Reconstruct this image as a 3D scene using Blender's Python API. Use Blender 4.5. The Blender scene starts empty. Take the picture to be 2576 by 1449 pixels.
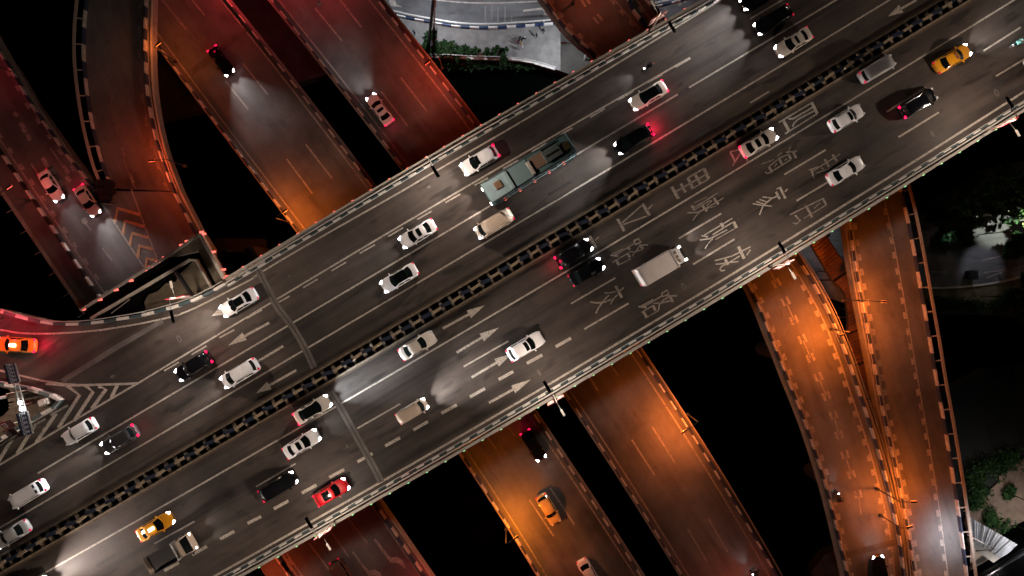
import bpy, bmesh, math, random
import numpy as np
from mathutils import Vector, Matrix
random.seed(7)
R = math.radians
SC = bpy.context.scene
COL = SC.collection

# ------------------------------------------------------------------ camera, world, exposure
CAMH = 99.0                       # drone height above the river bank, metres
cam = bpy.data.cameras.new("drone_camera")
cam.sensor_width = 36.0
cam.lens = 25.575
cam.clip_start = 0.5
cam.clip_end = 3000
camo = bpy.data.objects.new("drone_camera", cam)
camo.location = (0, 0, CAMH)
COL.objects.link(camo)
SC.camera = camo

world = bpy.data.worlds.new("World")
SC.world = world
world.use_nodes = True
wn = world.node_tree
bg = wn.nodes.get("Background") or wn.nodes.new("ShaderNodeBackground")
sky = wn.nodes.new("ShaderNodeTexSky")
sky.sky_type = 'NISHITA'
sky.sun_disc = False
sky.sun_elevation = R(-4)         # the sun is well down: only a trace of sky light
sky.sun_rotation = R(250)
wn.links.new(sky.outputs[0], bg.inputs[0])
bg.inputs[1].default_value = 0.05
SC.view_settings.view_transform = 'Standard'
SC.view_settings.look = 'None'
SC.view_settings.exposure = 0.0
SC.view_settings.gamma = 1.0
try:
    SC.cycles.use_denoising = True
    SC.cycles.max_bounces = 5
    SC.cycles.diffuse_bounces = 2
    SC.cycles.glossy_bounces = 3
    SC.cycles.sample_clamp_indirect = 4
    SC.cycles.use_light_tree = True
except Exception:
    pass

# levels (metres)
Z_MAIN = 24.0
Z_LOW = 10.5
Z_MID = 11.5

# ------------------------------------------------------------------ plan of the site
def P(u, v, z):
    """plan unit (drawn at the main bridge's scale, 24.4 units to the metre) -> world point at height z"""
    s = (CAMH - z) / 75.0 / 24.4
    return Vector(((u - 1288.0) * s, -(v - 724.5) * s, z))

def T(c, r, x, y):
    return (644.0 * c + x / 3.0, 483.0 * r + y / 3.0)

def TL(c, r, pts):
    return [T(c, r, x, y) for x, y in pts]

def Wn(x0, y0, s):
    return lambda x, y: ((x0 + x / s) / 1.4907, (y0 + y / s) / 1.4907)

def fit_uv(pts, u0, u1, n=40, deg=2):
    us = np.array([p[0] for p in pts]); vs = np.array([p[1] for p in pts])
    c = np.polyfit(us, vs, deg)
    return [(float(u), float(np.polyval(c, u))) for u in np.linspace(u0, u1, n)]

def fit_vu(pts, v0, v1, n=40, deg=2):
    us = np.array([p[0] for p in pts]); vs = np.array([p[1] for p in pts])
    c = np.polyfit(vs, us, deg)
    return [(float(np.polyval(c, v)), float(v)) for v in np.linspace(v0, v1, n)]

def catmull(pts, n=6):
    out = []
    P_ = [pts[0]] + list(pts) + [pts[-1]]
    for i in range(1, len(P_) - 2):
        p0, p1, p2, p3 = P_[i-1], P_[i], P_[i+1], P_[i+2]
        for k in range(n):
            t = k / n
            out.append(tuple(0.5 * ((2*b) + (-a + c) * t + (2*a - 5*b + 4*c - d) * t*t + (-a + 3*b - 3*c + d) * t**3)
                             for a, b, c, d in zip(p0, p1, p2, p3)))
    out.append(tuple(pts[-1]))
    return out

def W3(pts, z):
    """list of (u,v) or (u,v,z) -> world points"""
    return [P(p[0], p[1], p[2] if len(p) > 2 else z) for p in pts]

def resample(pts, step=None, n=None):
    d = [0.0]
    for a, b in zip(pts, pts[1:]):
        d.append(d[-1] + (b - a).length)
    Lt = d[-1]
    if n is None:
        n = max(2, int(round(Lt / step)) + 1)
    out = []; j = 0
    for i in range(n):
        t = Lt * i / (n - 1)
        while j < len(d) - 2 and d[j + 1] < t:
            j += 1
        f = (t - d[j]) / max(1e-9, d[j + 1] - d[j])
        out.append(pts[j].lerp(pts[j + 1], min(1, max(0, f))))
    return out

def normals2d(pts):
    out = []
    for i in range(len(pts)):
        a = pts[max(0, i - 1)]; b = pts[min(len(pts) - 1, i + 1)]
        t = (b - a); t.z = 0
        t.normalize()
        out.append(Vector((-t.y, t.x, 0)))
    return out

def offset(pts, d):
    """shift a path sideways; positive is to the left of its direction"""
    return [p + n * d for p, n in zip(pts, normals2d(pts))]

# ------------------------------------------------------------------ mesh helpers
class MB:
    def __init__(s):
        s.v = []; s.f = []; s.m = []
    def face(s, pts, mi=0):
        i = len(s.v)
        s.v += [tuple(p) for p in pts]
        s.f.append(tuple(range(i, i + len(pts)))); s.m.append(mi)
    def box(s, c, size, rz=0.0, mi=0, taper=1.0, rot=None):
        hx, hy, hz = size[0] / 2, size[1] / 2, size[2] / 2
        M = rot if rot is not None else Matrix.Rotation(rz, 3, 'Z')
        c = Vector(c); i = len(s.v)
        for z, k in ((-hz, 1.0), (hz, taper)):
            for x, y in ((-hx, -hy), (hx, -hy), (hx, hy), (-hx, hy)):
                s.v.append(tuple(c + M @ Vector((x * k, y * k, z))))
        for q in ((0, 3, 2, 1), (4, 5, 6, 7), (0, 1, 5, 4), (1, 2, 6, 5), (2, 3, 7, 6), (3, 0, 4, 7)):
            s.f.append(tuple(i + k for k in q)); s.m.append(mi)
    def tube(s, path, r, n=6, mi=0, r1=None):
        rings = []
        m = len(path)
        for k, p in enumerate(path):
            a = path[max(0, k - 1)]; b = path[min(m - 1, k + 1)]
            t = (Vector(b) - Vector(a)).normalized()
            up = Vector((0, 0, 1)) if abs(t.z) < 0.9 else Vector((1, 0, 0))
            x = t.cross(up).normalized(); y = t.cross(x)
            rr = r if r1 is None else r + (r1 - r) * k / max(1, m - 1)
            i = len(s.v)
            for j in range(n):
                an = 2 * math.pi * j / n
                s.v.append(tuple(Vector(p) + x * math.cos(an) * rr + y * math.sin(an) * rr))
            rings.append(i)
        for a, b in zip(rings, rings[1:]):
            for j in range(n):
                s.f.append((a + j, a + (j + 1) % n, b + (j + 1) % n, b + j)); s.m.append(mi)
        s.f.append(tuple(rings[0] + j for j in range(n))); s.m.append(mi)
        s.f.append(tuple(rings[-1] + n - 1 - j for j in range(n))); s.m.append(mi)
    def ribbon(s, pts, w, mi=0, dz=0.0):
        ns = normals2d(pts)
        i = len(s.v)
        for p, n in zip(pts, ns):
            s.v.append((p.x + n.x * w / 2, p.y + n.y * w / 2, p.z + dz))
            s.v.append((p.x - n.x * w / 2, p.y - n.y * w / 2, p.z + dz))
        for k in range(len(pts) - 1):
            a = i + 2 * k
            s.f.append((a, a + 1, a + 3, a + 2)); s.m.append(mi)
    def wall(s, pts, w, h, mi=0, dz=0.0, seg=None):
        """solid wall along a path; seg = function(k)->material index"""
        ns = normals2d(pts)
        for k in range(len(pts) - 1):
            m = seg(k) if seg else mi
            a, b, na, nb = pts[k], pts[k + 1], ns[k], ns[k + 1]
            q = []
            for zz in (dz, dz + h):
                q += [(a.x + na.x*w/2, a.y + na.y*w/2, a.z + zz), (a.x - na.x*w/2, a.y - na.y*w/2, a.z + zz),
                      (b.x - nb.x*w/2, b.y - nb.y*w/2, b.z + zz), (b.x + nb.x*w/2, b.y + nb.y*w/2, b.z + zz)]
            i = len(s.v); s.v += q
            fs = [(4, 5, 6, 7), (0, 3, 2, 1), (0, 4, 7, 3), (1, 2, 6, 5)]
            if k == 0: fs.append((0, 1, 5, 4))
            if k == len(pts) - 2: fs.append((2, 3, 7, 6))
            for f in fs:
                s.f.append(tuple(i + j for j in f)); s.m.append(m)
    def cyl(s, c, r, h, n=16, axis='z', mi=0):
        c = Vector(c); i = len(s.v)
        for k in (-.5, .5):
            for j in range(n):
                an = 2 * math.pi * j / n
                a, b = math.cos(an) * r, math.sin(an) * r
                if axis == 'z': o = Vector((a, b, k * h))
                elif axis == 'y': o = Vector((a, k * h, b))
                else: o = Vector((k * h, a, b))
                s.v.append(tuple(c + o))
        for j in range(n):
            s.f.append((i + j, i + (j + 1) % n, i + n + (j + 1) % n, i + n + j)); s.m.append(mi)
        s.f.append(tuple(i + n - 1 - j for j in range(n))); s.m.append(mi)
        s.f.append(tuple(i + n + j for j in range(n))); s.m.append(mi)
    def obj(s, name, mats, parent=None, smooth=False, local=True, bevel=0.0):
        me = bpy.data.meshes.new(name)
        off = Vector((0, 0, 0))
        if parent is not None and not local:
            off = world_loc(parent)
        me.from_pydata([(x - off.x, y - off.y, z - off.z) for x, y, z in s.v], [], s.f)
        if not isinstance(mats, (list, tuple)): mats = [mats]
        for m in mats: me.materials.append(m)
        if len(mats) > 1:
            me.polygons.foreach_set("material_index", s.m)
        if smooth:
            me.polygons.foreach_set("use_smooth", [True] * len(me.polygons))
        bm = bmesh.new(); bm.from_mesh(me)
        if smooth or bevel: bmesh.ops.remove_doubles(bm, verts=bm.verts, dist=1e-4)
        if bevel:
            bmesh.ops.bevel(bm, geom=[e for e in bm.edges if e.is_manifold and e.calc_face_angle(0) > 0.5] , offset=bevel, segments=2, profile=0.6, affect='EDGES', clamp_overlap=True)
        bmesh.ops.recalc_face_normals(bm, faces=bm.faces)
        bm.to_mesh(me); bm.free()
        me.update()
        o = bpy.data.objects.new(name, me)
        COL.objects.link(o)
        if parent is not None: o.parent = parent
        return o

def world_loc(o):
    v = Vector(o.location)
    while o.parent is not None:
        o = o.parent; v = v + Vector(o.location)
    return v

def tag(o, label=None, cat=None, group=None, kind=None):
    if label: o["label"] = label
    if cat: o["category"] = cat
    if group: o["group"] = group
    if kind: o["kind"] = kind
    return o

def thing(name, label, cat, loc=(0, 0, 0), rz=0.0, group=None):
    o = bpy.data.objects.new(name, None)
    o.empty_display_size = 0.5
    o.location = loc; o.rotation_euler = (0, 0, rz)
    COL.objects.link(o)
    return tag(o, label, cat, group)

# ------------------------------------------------------------------ materials
def new_mat(name):
    m = bpy.data.materials.new(name); m.use_nodes = True
    nt = m.node_tree
    b = nt.nodes["Principled BSDF"]
    return m, nt, b

def noise(nt, vec, scale, detail=4, rough=.55):
    n = nt.nodes.new("ShaderNodeTexNoise")
    n.inputs["Scale"].default_value = scale; n.inputs["Detail"].default_value = detail
    n.inputs["Roughness"].default_value = rough
    nt.links.new(vec, n.inputs["Vector"])
    return n.outputs["Fac"]

def mapping(nt, scale=(1, 1, 1), rz=0.0):
    tc = nt.nodes.new("ShaderNodeTexCoord"); mp = nt.nodes.new("ShaderNodeMapping")
    mp.vector_type = 'POINT'
    # rotate first, then stretch
    m1 = nt.nodes.new("ShaderNodeMapping"); m1.inputs["Rotation"].default_value = (0, 0, rz)
    nt.links.new(tc.outputs["Object"], m1.inputs["Vector"])
    mp.inputs["Scale"].default_value = scale
    nt.links.new(m1.outputs["Vector"], mp.inputs["Vector"])
    return mp.outputs["Vector"]

def ramp(nt, fac, stops):
    r = nt.nodes.new("ShaderNodeValToRGB")
    e = r.color_ramp.elements
    e[0].position, e[0].color = stops[0][0], (*stops[0][1], 1)
    e[1].position, e[1].color = stops[-1][0], (*stops[-1][1], 1)
    for p, c in stops[1:-1]:
        x = e.new(p); x.color = (*c, 1)
    nt.links.new(fac, r.inputs["Fac"])
    return r.outputs["Color"]

def mixc(nt, a, b, fac, mode='MIX'):
    m = nt.nodes.new("ShaderNodeMix"); m.data_type = 'RGBA'; m.blend_type = mode
    if isinstance(fac, (int, float)): m.inputs["Factor"].default_value = fac
    else: nt.links.new(fac, m.inputs["Factor"])
    for sck, val in ((m.inputs["A"], a), (m.inputs["B"], b)):
        pass
    for idx, val in ((6, a), (7, b)):
        if isinstance(val, tuple): m.inputs[idx].default_value = (*val, 1)
        else: nt.links.new(val, m.inputs[idx])
    return m.outputs[2]

def g(x): return (x, x, x)

def bump(nt, b, h, strength=.3, dist=.02):
    bp = nt.nodes.new("ShaderNodeBump"); bp.inputs["Strength"].default_value = strength
    bp.inputs["Distance"].default_value = dist
    nt.links.new(h, bp.inputs["Height"]); nt.links.new(bp.outputs["Normal"], b.inputs["Normal"])

def asphalt(name, ang, base=.05, tint=(1, .96, .92), st=1.0):
    m, nt, b = new_mat(name)
    v = mapping(nt, (1, 1, 1), -ang)
    streak = mapping(nt, (.03, .75, 1), -ang)
    n1 = noise(nt, v, .12, 4, .6)
    n2 = noise(nt, streak, 1.0, 5, .6)
    n3 = noise(nt, v, 22, 3, .7)
    c1 = ramp(nt, n1, [(.3, tuple(base * .52 * t for t in tint)), (.7, tuple(base * 1.45 * t for t in tint))])
    c2 = ramp(nt, n2, [(.32, g(1 - .38 * st)), (.5, g(1.0)), (.7, g(1 + .3 * st))])
    c3 = ramp(nt, n3, [(.25, g(.65)), (.75, g(1.35))])
    c = mixc(nt, c1, c2, 1.0, 'MULTIPLY')
    c = mixc(nt, c, c3, 1.0, 'MULTIPLY')
    # oil drips and patches
    n4 = noise(nt, mapping(nt, (.35, 1.2, 1), -ang), .9, 2, .5)
    c4 = ramp(nt, n4, [(.60, g(1.0)), (.72, g(1 - .4 * st))])
    c = mixc(nt, c, c4, 1.0, 'MULTIPLY')
    # fine cracks, seen as thin dark wandering lines
    vo = nt.nodes.new("ShaderNodeTexVoronoi"); vo.feature = 'DISTANCE_TO_EDGE'; vo.inputs["Scale"].default_value = .22
    wv = nt.nodes.new("ShaderNodeVectorMath"); wv.operation = 'ADD'
    nz = nt.nodes.new("ShaderNodeTexNoise"); nz.inputs["Scale"].default_value = .7; nz.inputs["Detail"].default_value = 5
    nt.links.new(v, nz.inputs["Vector"]); nt.links.new(v, wv.inputs[0]); nt.links.new(nz.outputs["Color"], wv.inputs[1])
    nt.links.new(wv.outputs[0], vo.inputs["Vector"])
    c = mixc(nt, c, ramp(nt, vo.outputs["Distance"], [(.0, g(.7)), (.010, g(1.0))]), .6, 'MULTIPLY')
    nt.links.new(c, b.inputs["Base Color"])
    rr = ramp(nt, n2, [(.3, g(.52)), (.7, g(.78))])
    nt.links.new(rr, b.inputs["Roughness"])
    b.inputs["Specular IOR Level"].default_value = .35
    bump(nt, b, n3, .35, .01)
    return m

def concrete(name, col, ang=0.0, var=.35, scale=.8):
    m, nt, b = new_mat(name)
    v = mapping(nt, (1, 1, 1), ang)
    n1 = noise(nt, v, scale, 6, .65); n2 = noise(nt, v, 14, 3, .6)
    c = ramp(nt, n1, [(.28, tuple(x * (1 - var) for x in col)), (.72, tuple(x * (1 + var * .7) for x in col))])
    c = mixc(nt, c, ramp(nt, n2, [(.3, g(.8)), (.7, g(1.15))]), 1.0, 'MULTIPLY')
    nt.links.new(c, b.inputs["Base Color"])
    b.inputs["Roughness"].default_value = .85
    bump(nt, b, n2, .3, .01)
    return m

def paint(name, col=(.72, .70, .66), wear=.5):
    m, nt, b = new_mat(name)
    v = mapping(nt)
    n1 = noise(nt, v, 1.3, 6, .7); n2 = noise(nt, v, 30, 2, .6)
    c = ramp(nt, n1, [(.30, tuple(x * (1 - wear) for x in col)), (.62, col)])
    c = mixc(nt, c, ramp(nt, n2, [(.35, g(.72)), (.6, g(1.05))]), 1.0, 'MULTIPLY')
    n3 = noise(nt, v, 6.5, 5, .75)      # chips where the road shows through
    chip = ramp(nt, n3, [(.36 + .08 * wear, g(1.0)), (.44 + .08 * wear, g(0.0))])
    c = mixc(nt, c, (.07, .065, .06), chip)
    nt.links.new(c, b.inputs["Base Color"])
    b.inputs["Roughness"].default_value = .7
    return m

def flat(name, col, rough=.5, metal=0.0, var=.12, scale=6.0, coat=0.0, spec=.5):
    m, nt, b = new_mat(name)
    n1 = noise(nt, mapping(nt), scale, 4, .6)
    c = ramp(nt, n1, [(.3, tuple(x * (1 - var) for x in col)), (.7, tuple(min(1, x * (1 + var)) for x in col))])
    nt.links.new(c, b.inputs["Base Color"])
    b.inputs["Roughness"].default_value = rough
    b.inputs["Metallic"].default_value = metal
    b.inputs["Coat Weight"].default_value = coat
    b.inputs["Coat Roughness"].default_value = .08
    b.inputs["Specular IOR Level"].default_value = spec
    return m

def glow(name, col, strength):
    m, nt, b = new_mat(name)
    b.inputs["Base Color"].default_value = (*col, 1)
    b.inputs["Emission Color"].default_value = (*col, 1)
    b.inputs["Emission Strength"].default_value = strength
    b.inputs["Roughness"].default_value = .3
    return m

ANG = R(30.7)
M_ASPH = asphalt("asphalt_main", ANG, .056, (1, .78, .66), 1.4)
M_ASPH_LOW = asphalt("asphalt_lower", R(-56), .13, (1, .95, .92), .5)
M_ASPH_RAMP = asphalt("asphalt_ramp", R(-72), .13, (1, .95, .92), .5)
M_ASPH_GND = asphalt("asphalt_ground", 0.0, .11, (1, 1, 1))
M_PAVE = concrete("pavement_slabs", (.16, .155, .145))
M_CONC = concrete("concrete_grey", (.30, .28, .25))
M_CONC_L = concrete("concrete_pale", (.50, .47, .42), var=.2)
M_CONC_T = concrete("concrete_tan", (.13, .105, .075), var=.5, scale=2.2)
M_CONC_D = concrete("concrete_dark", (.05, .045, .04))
M_PAINT = paint("road_paint", (.56, .50, .43), .35)
M_PAINT_W = paint("worn_road_paint", (.41, .35, .30), .5)
M_WHITE = flat("barrier_white", (.62, .60, .57), .55, var=.2, scale=2)
M_BLUE = flat("barrier_blue", (.012, .035, .11), .5, var=.3, scale=2)
M_TEALB = flat("barrier_teal", (.035, .065, .075), .5, var=.3, scale=2)
M_STEEL = flat("galvanised_rail", (.55, .54, .50), .4, .25, .15)
M_RAILBR = flat("painted_rail", (.50, .42, .34), .5, .2, .2)
M_POLE = flat("lamp_pole_paint", (.62, .60, .55), .4, .2, .1)
M_WHITE_L = flat("barrier_white_weathered", (.52, .48, .44), .6, var=.3, scale=2)
M_BLUE_L = flat("barrier_blue_weathered", (.03, .04, .075), .6, var=.3, scale=2)
M_PAINT_L = paint("lower_road_paint", (.42, .39, .35), .4)
M_PAINT_LW = paint("worn_lower_paint", (.27, .24, .22), .5)
M_POLE_D = flat("dull_pole_grey", (.05, .045, .04), .6)
M_KERB_L = concrete("kerb_concrete_low", (.16, .145, .13))
M_DARK = flat("dark_metal", (.012, .012, .014), .5)
M_TYRE = flat("tyre_rubber", (.012, .012, .012), .85)
M_RIM = flat("wheel_rim", (.35, .35, .36), .3, .9)
M_GLASS = flat("tinted_glass", (.004, .006, .006), .06, 0, .0, spec=.6)
M_TRIM = flat("black_trim", (.01, .01, .01), .45)
M_CHROME = flat("chrome_trim", (.7, .7, .7), .18, 1.0, .02)
M_HEAD = glow("headlamp_glow", (1.0, .97, 1.0), 14)
M_HEADW = glow("headlamp_glow_warm", (1.0, .93, .80), 9)
M_HOFF = flat("headlamp_lens", (.65, .66, .7), .1, 0, .05)
M_TAIL = glow("brake_lamp_glow", (1.0, .004, .05), 5)
M_TAILD = glow("tail_lamp_glow", (.75, .01, .06), .35)
M_SIGN_LIT = glow("lit_roof_sign", (1.0, 1.0, .92), 9)
M_BEAD_R = glow("marker_lamp_red", (1.0, .16, .12), 1.8)
M_BEAD_G = glow("marker_lamp_green", (.35, 1.0, .40), 1.1)
M_BEAD_W = glow("marker_lamp_white", (.9, 1.0, .92), 3.5)
M_RED = flat("sign_red", (.20, .006, .014), .6)
M_REDF = flat("faded_pink_banner", (.15, .06, .055), .7, var=.3)
M_SIGNW = flat("sign_white", (.6, .57, .55), .5)
M_SIGNB = flat("sign_navy", (.008, .014, .045), .4)
M_LEAF = [flat("leaf_dark_green", (.010, .030, .008), .6, var=.4, spec=.12), flat("leaf_green", (.014, .040, .010), .7, var=.4, spec=.12),
          flat("leaf_light_green", (.04, .09, .02), .6, var=.4, spec=.12)]
M_BARK = concrete("bark", (.07, .05, .035))
M_SOIL = concrete("bare_soil", (.20, .135, .095), var=.55, scale=.5)
M_SOILD = concrete("dark_bank_soil", (.035, .032, .026), var=.6, scale=.4)

def water_mat():
    m, nt, b = new_mat("river_water")
    b.inputs["Base Color"].default_value = (.0004, .0008, .0007, 1)
    b.inputs["Roughness"].default_value = .6
    b.inputs["Specular IOR Level"].default_value = .004
    bump(nt, b, noise(nt, mapping(nt), .8, 4, .6), .25, .15)
    return m
M_WATER = water_mat()

def corrugated(name, col, ang, pitch):
    m, nt, b = new_mat(name)
    v = mapping(nt, (1, 1, 1), ang)
    n1 = noise(nt, v, .5, 5, .6)
    c = ramp(nt, n1, [(.3, tuple(x * .6 for x in col)), (.7, tuple(x * 1.25 for x in col))])
    nt.links.new(c, b.inputs["Base Color"]); b.inputs["Roughness"].default_value = .55
    b.inputs["Metallic"].default_value = .3
    return m
M_ROOF_BR = corrugated("rusty_roof_sheet", (.22, .12, .08), 0, .3)
M_ROOF_GR = corrugated("pale_roof_sheet", (.60, .60, .62), 0, .3)

def dircoord_light(name, loc, color, power, parent=None, k=3.0, cap=14.0, lo=.12, hi=.26, radius=.3):
    """a street luminaire: its optics throw more light sideways than straight down"""
    l = bpy.data.lights.new(name, 'POINT')
    l.energy = power; l.color = color; l.shadow_soft_size = radius
    l.use_nodes = True
    nt = l.node_tree
    em = nt.nodes.get("Emission") or nt.nodes.new("ShaderNodeEmission")
    out = nt.nodes.get("Light Output")
    if out is None:
        out = nt.nodes.new("ShaderNodeOutputLight")
    nt.links.new(em.outputs[0], out.inputs[0])
    ge = nt.nodes.new("ShaderNodeNewGeometry"); sx = nt.nodes.new("ShaderNodeSeparateXYZ")
    nt.links.new(ge.outputs["Normal"], sx.inputs[0])
    ab = nt.nodes.new("ShaderNodeMath"); ab.operation = 'ABSOLUTE'; nt.links.new(sx.outputs["Z"], ab.inputs[0])
    mx = nt.nodes.new("ShaderNodeMath"); mx.operation = 'MAXIMUM'; nt.links.new(ab.outputs[0], mx.inputs[0]); mx.inputs[1].default_value = .05
    pw = nt.nodes.new("ShaderNodeMath"); pw.operation = 'POWER'; nt.links.new(mx.outputs[0], pw.inputs[0]); pw.inputs[1].default_value = -k
    mn = nt.nodes.new("ShaderNodeMath"); mn.operation = 'MINIMUM'; nt.links.new(pw.outputs[0], mn.inputs[0]); mn.inputs[1].default_value = cap
    mr = nt.nodes.new("ShaderNodeMapRange"); mr.interpolation_type = 'SMOOTHSTEP'
    mr.inputs["From Min"].default_value = lo; mr.inputs["From Max"].default_value = hi
    nt.links.new(ab.outputs[0], mr.inputs["Value"])
    mu = nt.nodes.new("ShaderNodeMath"); mu.operation = 'MULTIPLY'
    nt.links.new(mn.outputs[0], mu.inputs[0]); nt.links.new(mr.outputs[0], mu.inputs[1])
    nt.links.new(mu.outputs[0], em.inputs["Strength"])
    em.inputs["Color"].default_value = (1, 1, 1, 1)
    o = bpy.data.objects.new(name, l); o.location = loc
    COL.objects.link(o)
    if parent is not None: o.parent = parent
    return o

def low_beam(name, loc, direction, color, power, size=60, blend=.8, parent=None, k=1.5, cap=44.0, radius=.08):
    """low-beam headlamp: its optics put more light far ahead than close in front"""
    o = spot(name, loc, direction, color, power, size, blend, parent, radius)
    l = o.data; l.use_nodes = True; nt = l.node_tree
    em = nt.nodes.get("Emission") or nt.nodes.new("ShaderNodeEmission")
    out = nt.nodes.get("Light Output") or nt.nodes.new("ShaderNodeOutputLight")
    nt.links.new(em.outputs[0], out.inputs[0])
    ge = nt.nodes.new("ShaderNodeNewGeometry"); sx = nt.nodes.new("ShaderNodeSeparateXYZ")
    nt.links.new(ge.outputs["Normal"], sx.inputs[0])
    def mth(op, a, b):
        q = nt.nodes.new("ShaderNodeMath"); q.operation = op; nt.links.new(a, q.inputs[0])
        if b is not None: q.inputs[1].default_value = b
        return q.outputs[0]
    v = mth('MINIMUM', mth('POWER', mth('MAXIMUM', mth('ABSOLUTE', sx.outputs["Z"], None), .03), -k), cap)
    nt.links.new(v, em.inputs["Strength"])
    return o

def spot(name, loc, direction, color, power, size=60, blend=.6, parent=None, radius=.06):
    l = bpy.data.lights.new(name, 'SPOT')
    l.energy = power; l.color = color; l.spot_size = R(size); l.spot_blend = blend; l.shadow_soft_size = radius
    o = bpy.data.objects.new(name, l); o.location = loc
    o.rotation_euler = Vector(direction).to_track_quat('-Z', 'Y').to_euler()
    COL.objects.link(o)
    if parent is not None: o.parent = parent
    return o

# ================================================================== GROUND AND WATER
def sheet(name, uvs, z, mat, thick=0.0, mats=None, parent=None):
    bm = bmesh.new()
    pts = [P(u, v, z) for u, v in uvs]
    ar = sum(a.x * b.y - b.x * a.y for a, b in zip(pts, pts[1:] + pts[:1]))
    if ar < 0: pts = pts[::-1]
    top = [bm.verts.new(p) for p in pts]
    ft = bm.faces.new(top); tops = [ft]
    if thick:
        low = [bm.verts.new(p - Vector((0, 0, thick))) for p in pts]
        bm.faces.new(low[::-1])
        n = len(pts)
        for i in range(n):
            j = (i + 1) % n
            bm.faces.new((top[j], top[i], low[i], low[j]))
    bm.normal_update()
    bmesh.ops.triangulate(bm, faces=bm.faces[:])
    bm.normal_update()
    for fa in bm.faces:
        if mats and fa.normal.z < .5: fa.material_index = 1
    me = bpy.data.meshes.new(name); bm.to_mesh(me); bm.free()
    for m in (mats or [mat]): me.materials.append(m)
    o = bpy.data.objects.new(name, me); COL.objects.link(o)
    if parent: o.parent = parent
    return o

w = MB(); w.face([(-420, -420, -2.2), (420, -420, -2.2), (420, 420, -2.2), (-420, 420, -2.2)])
tag(w.obj("river_water", M_WATER), kind="structure")

# north bank: road behind a striped barrier, pavement, quay wall
wallN = [(300, 330), (640, 240), (900, 165), (1082, 143), (1172, 146), (1247, 148), (1313, 152), (1350, 160), (1397, 174), (1470, 200), (1700, 330), (2000, 420)]
tag(sheet("river_bank", [(300, -900), (2400, -900), (2400, 420)] + wallN[::-1][1:] , -.25, None, 2.4, [M_SOILD, M_CONC_D]), kind="structure")
barN = [(560, -110), (760, -40), (900, 10), (996, 40), (1078, 57), (1153, 69), (1228, 72), (1303, 68), (1410, 59), (1560, 40), (1800, -20)]
barNw = W3(catmull(barN, 8), 0)
wallNs = catmull(wallN[2:9], 5)
tag(sheet("pavement", [(p[0], p[1]) for p in catmull(barN[3:9], 5)] + [(1410, 178)] + wallNs[::-1][:-6] + [(1000, 150)], -.08, None, .17, [M_PAVE, M_CONC]), kind="structure")
tag(sheet("bank_road", [(700, -500), (2100, -500), (2100, 160), (1640, 160), (1500, 70), (1415, 58)] + [(p[0], p[1] - 1) for p in catmull(barN[3:9], 5)][::-1] + [(900, 9), (700, -60)], -.10, None, .14, [M_ASPH_GND, M_CONC]), kind="structure")
gm = MB(); gmb = MB()
Z0 = -.09 + .004
def gmark(pts, wdt): gm.ribbon([P(u, v, Z0) for u, v in pts], wdt)
gmark(catmull([(1060, -4), (1097, 0), (1172, 6.5), (1247, 7.5), (1320, 5), (1370, 2)], 4), .16)
Zt = Wn(1440, 0, 3.578)
for x, y0 in ((1360, 85), (1445, 90), (1530, 90), (1625, 88), (1712, 215)):
    gmb.ribbon([P(*Zt(x, y0), Z0), P(*Zt(x, 300), Z0)], .22)
def poly_mark(mb, uvs, z): mb.face([P(u, v, z) for u, v in uvs])
poly_mark(gm, [Zt(*p) for p in ((70, 0), (150, 0), (165, 55), (250, 97), (100, 82), (75, 40))], Z0)
poly_mark(gm, [Zt(*p) for p in ((1862, 132), (2115, 102), (2125, 128), (1868, 158))], Z0)
poly_mark(gm, [Zt(*p) for p in ((2110, 112), (2170, 106), (2250, 205), (2215, 216), (2120, 196), (2170, 178))], Z0)
for k in range(6):
    u = 1702 + k * 13.5; v = 4 - k * 7
    poly_mark(gm, [(u - 4, v - 26), (u + 2, v - 28), (u + 12, v + 8), (u + 6, v + 11)], Z0 + .002)
tag(gm.obj("ground_markings", M_PAINT), kind="structure")
tag(gmb.obj("faded_ground_bars", paint("faded_paint", (.22, .22, .21), .4)), kind="structure")

t = thing("roadside_barrier", "long white and blue striped barrier curving along the lit road on the bank", "barrier", P(1200, 70, 0))
m = MB(); pp = resample(barNw, 1.25)
m.wall(pp, .16, .7, dz=-.1, seg=lambda k: k % 2)
m.obj("barrier_wall", [M_WHITE, M_BLUE], t, local=False)
m = MB(); m.tube([p + Vector((0, .28, 1.0)) for p in pp], .12, 6)
for p in pp[::2]: m.tube([p + Vector((0, .35, -.1)), p + Vector((0, .35, 1.0))], .05, 5)
m.obj("handrail", M_STEEL, t, local=False)

t = thing("quay_railing", "thin pale railing above the dark quay wall behind the bushes", "railing", P(1250, 150, 0))
m = MB(); q = resample(W3(catmull(wallN[2:9], 6), 0), 1.5)
m.wall(q, .30, .35, dz=-.3); m.obj("kerb", M_CONC_L, t, local=False)
m = MB(); m.tube([p + Vector((0, 0, .95)) for p in q], .05, 5)
for p in q: m.tube([p + Vector((0, 0, 0)), p + Vector((0, 0, .95))], .03, 5)
m.obj("handrail", M_STEEL, t, local=False)

# the strip of bank seen between the two curving ramps
tag(sheet("lit_forecourt", [(1990, 560), (2135, 545), (2150, 735), (2125, 690), (2060, 680), (2040, 705), (1985, 640)], -.12, None, .2, [M_ASPH_GND, M_CONC]), kind="structure")
tag(sheet("forecourt_path", [(2040, 708), (2060, 683), (2125, 693), (2155, 738), (2150, 770), (2070, 745)], -.2, None, .2, [M_PAVE, M_CONC]), kind="structure")

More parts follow.
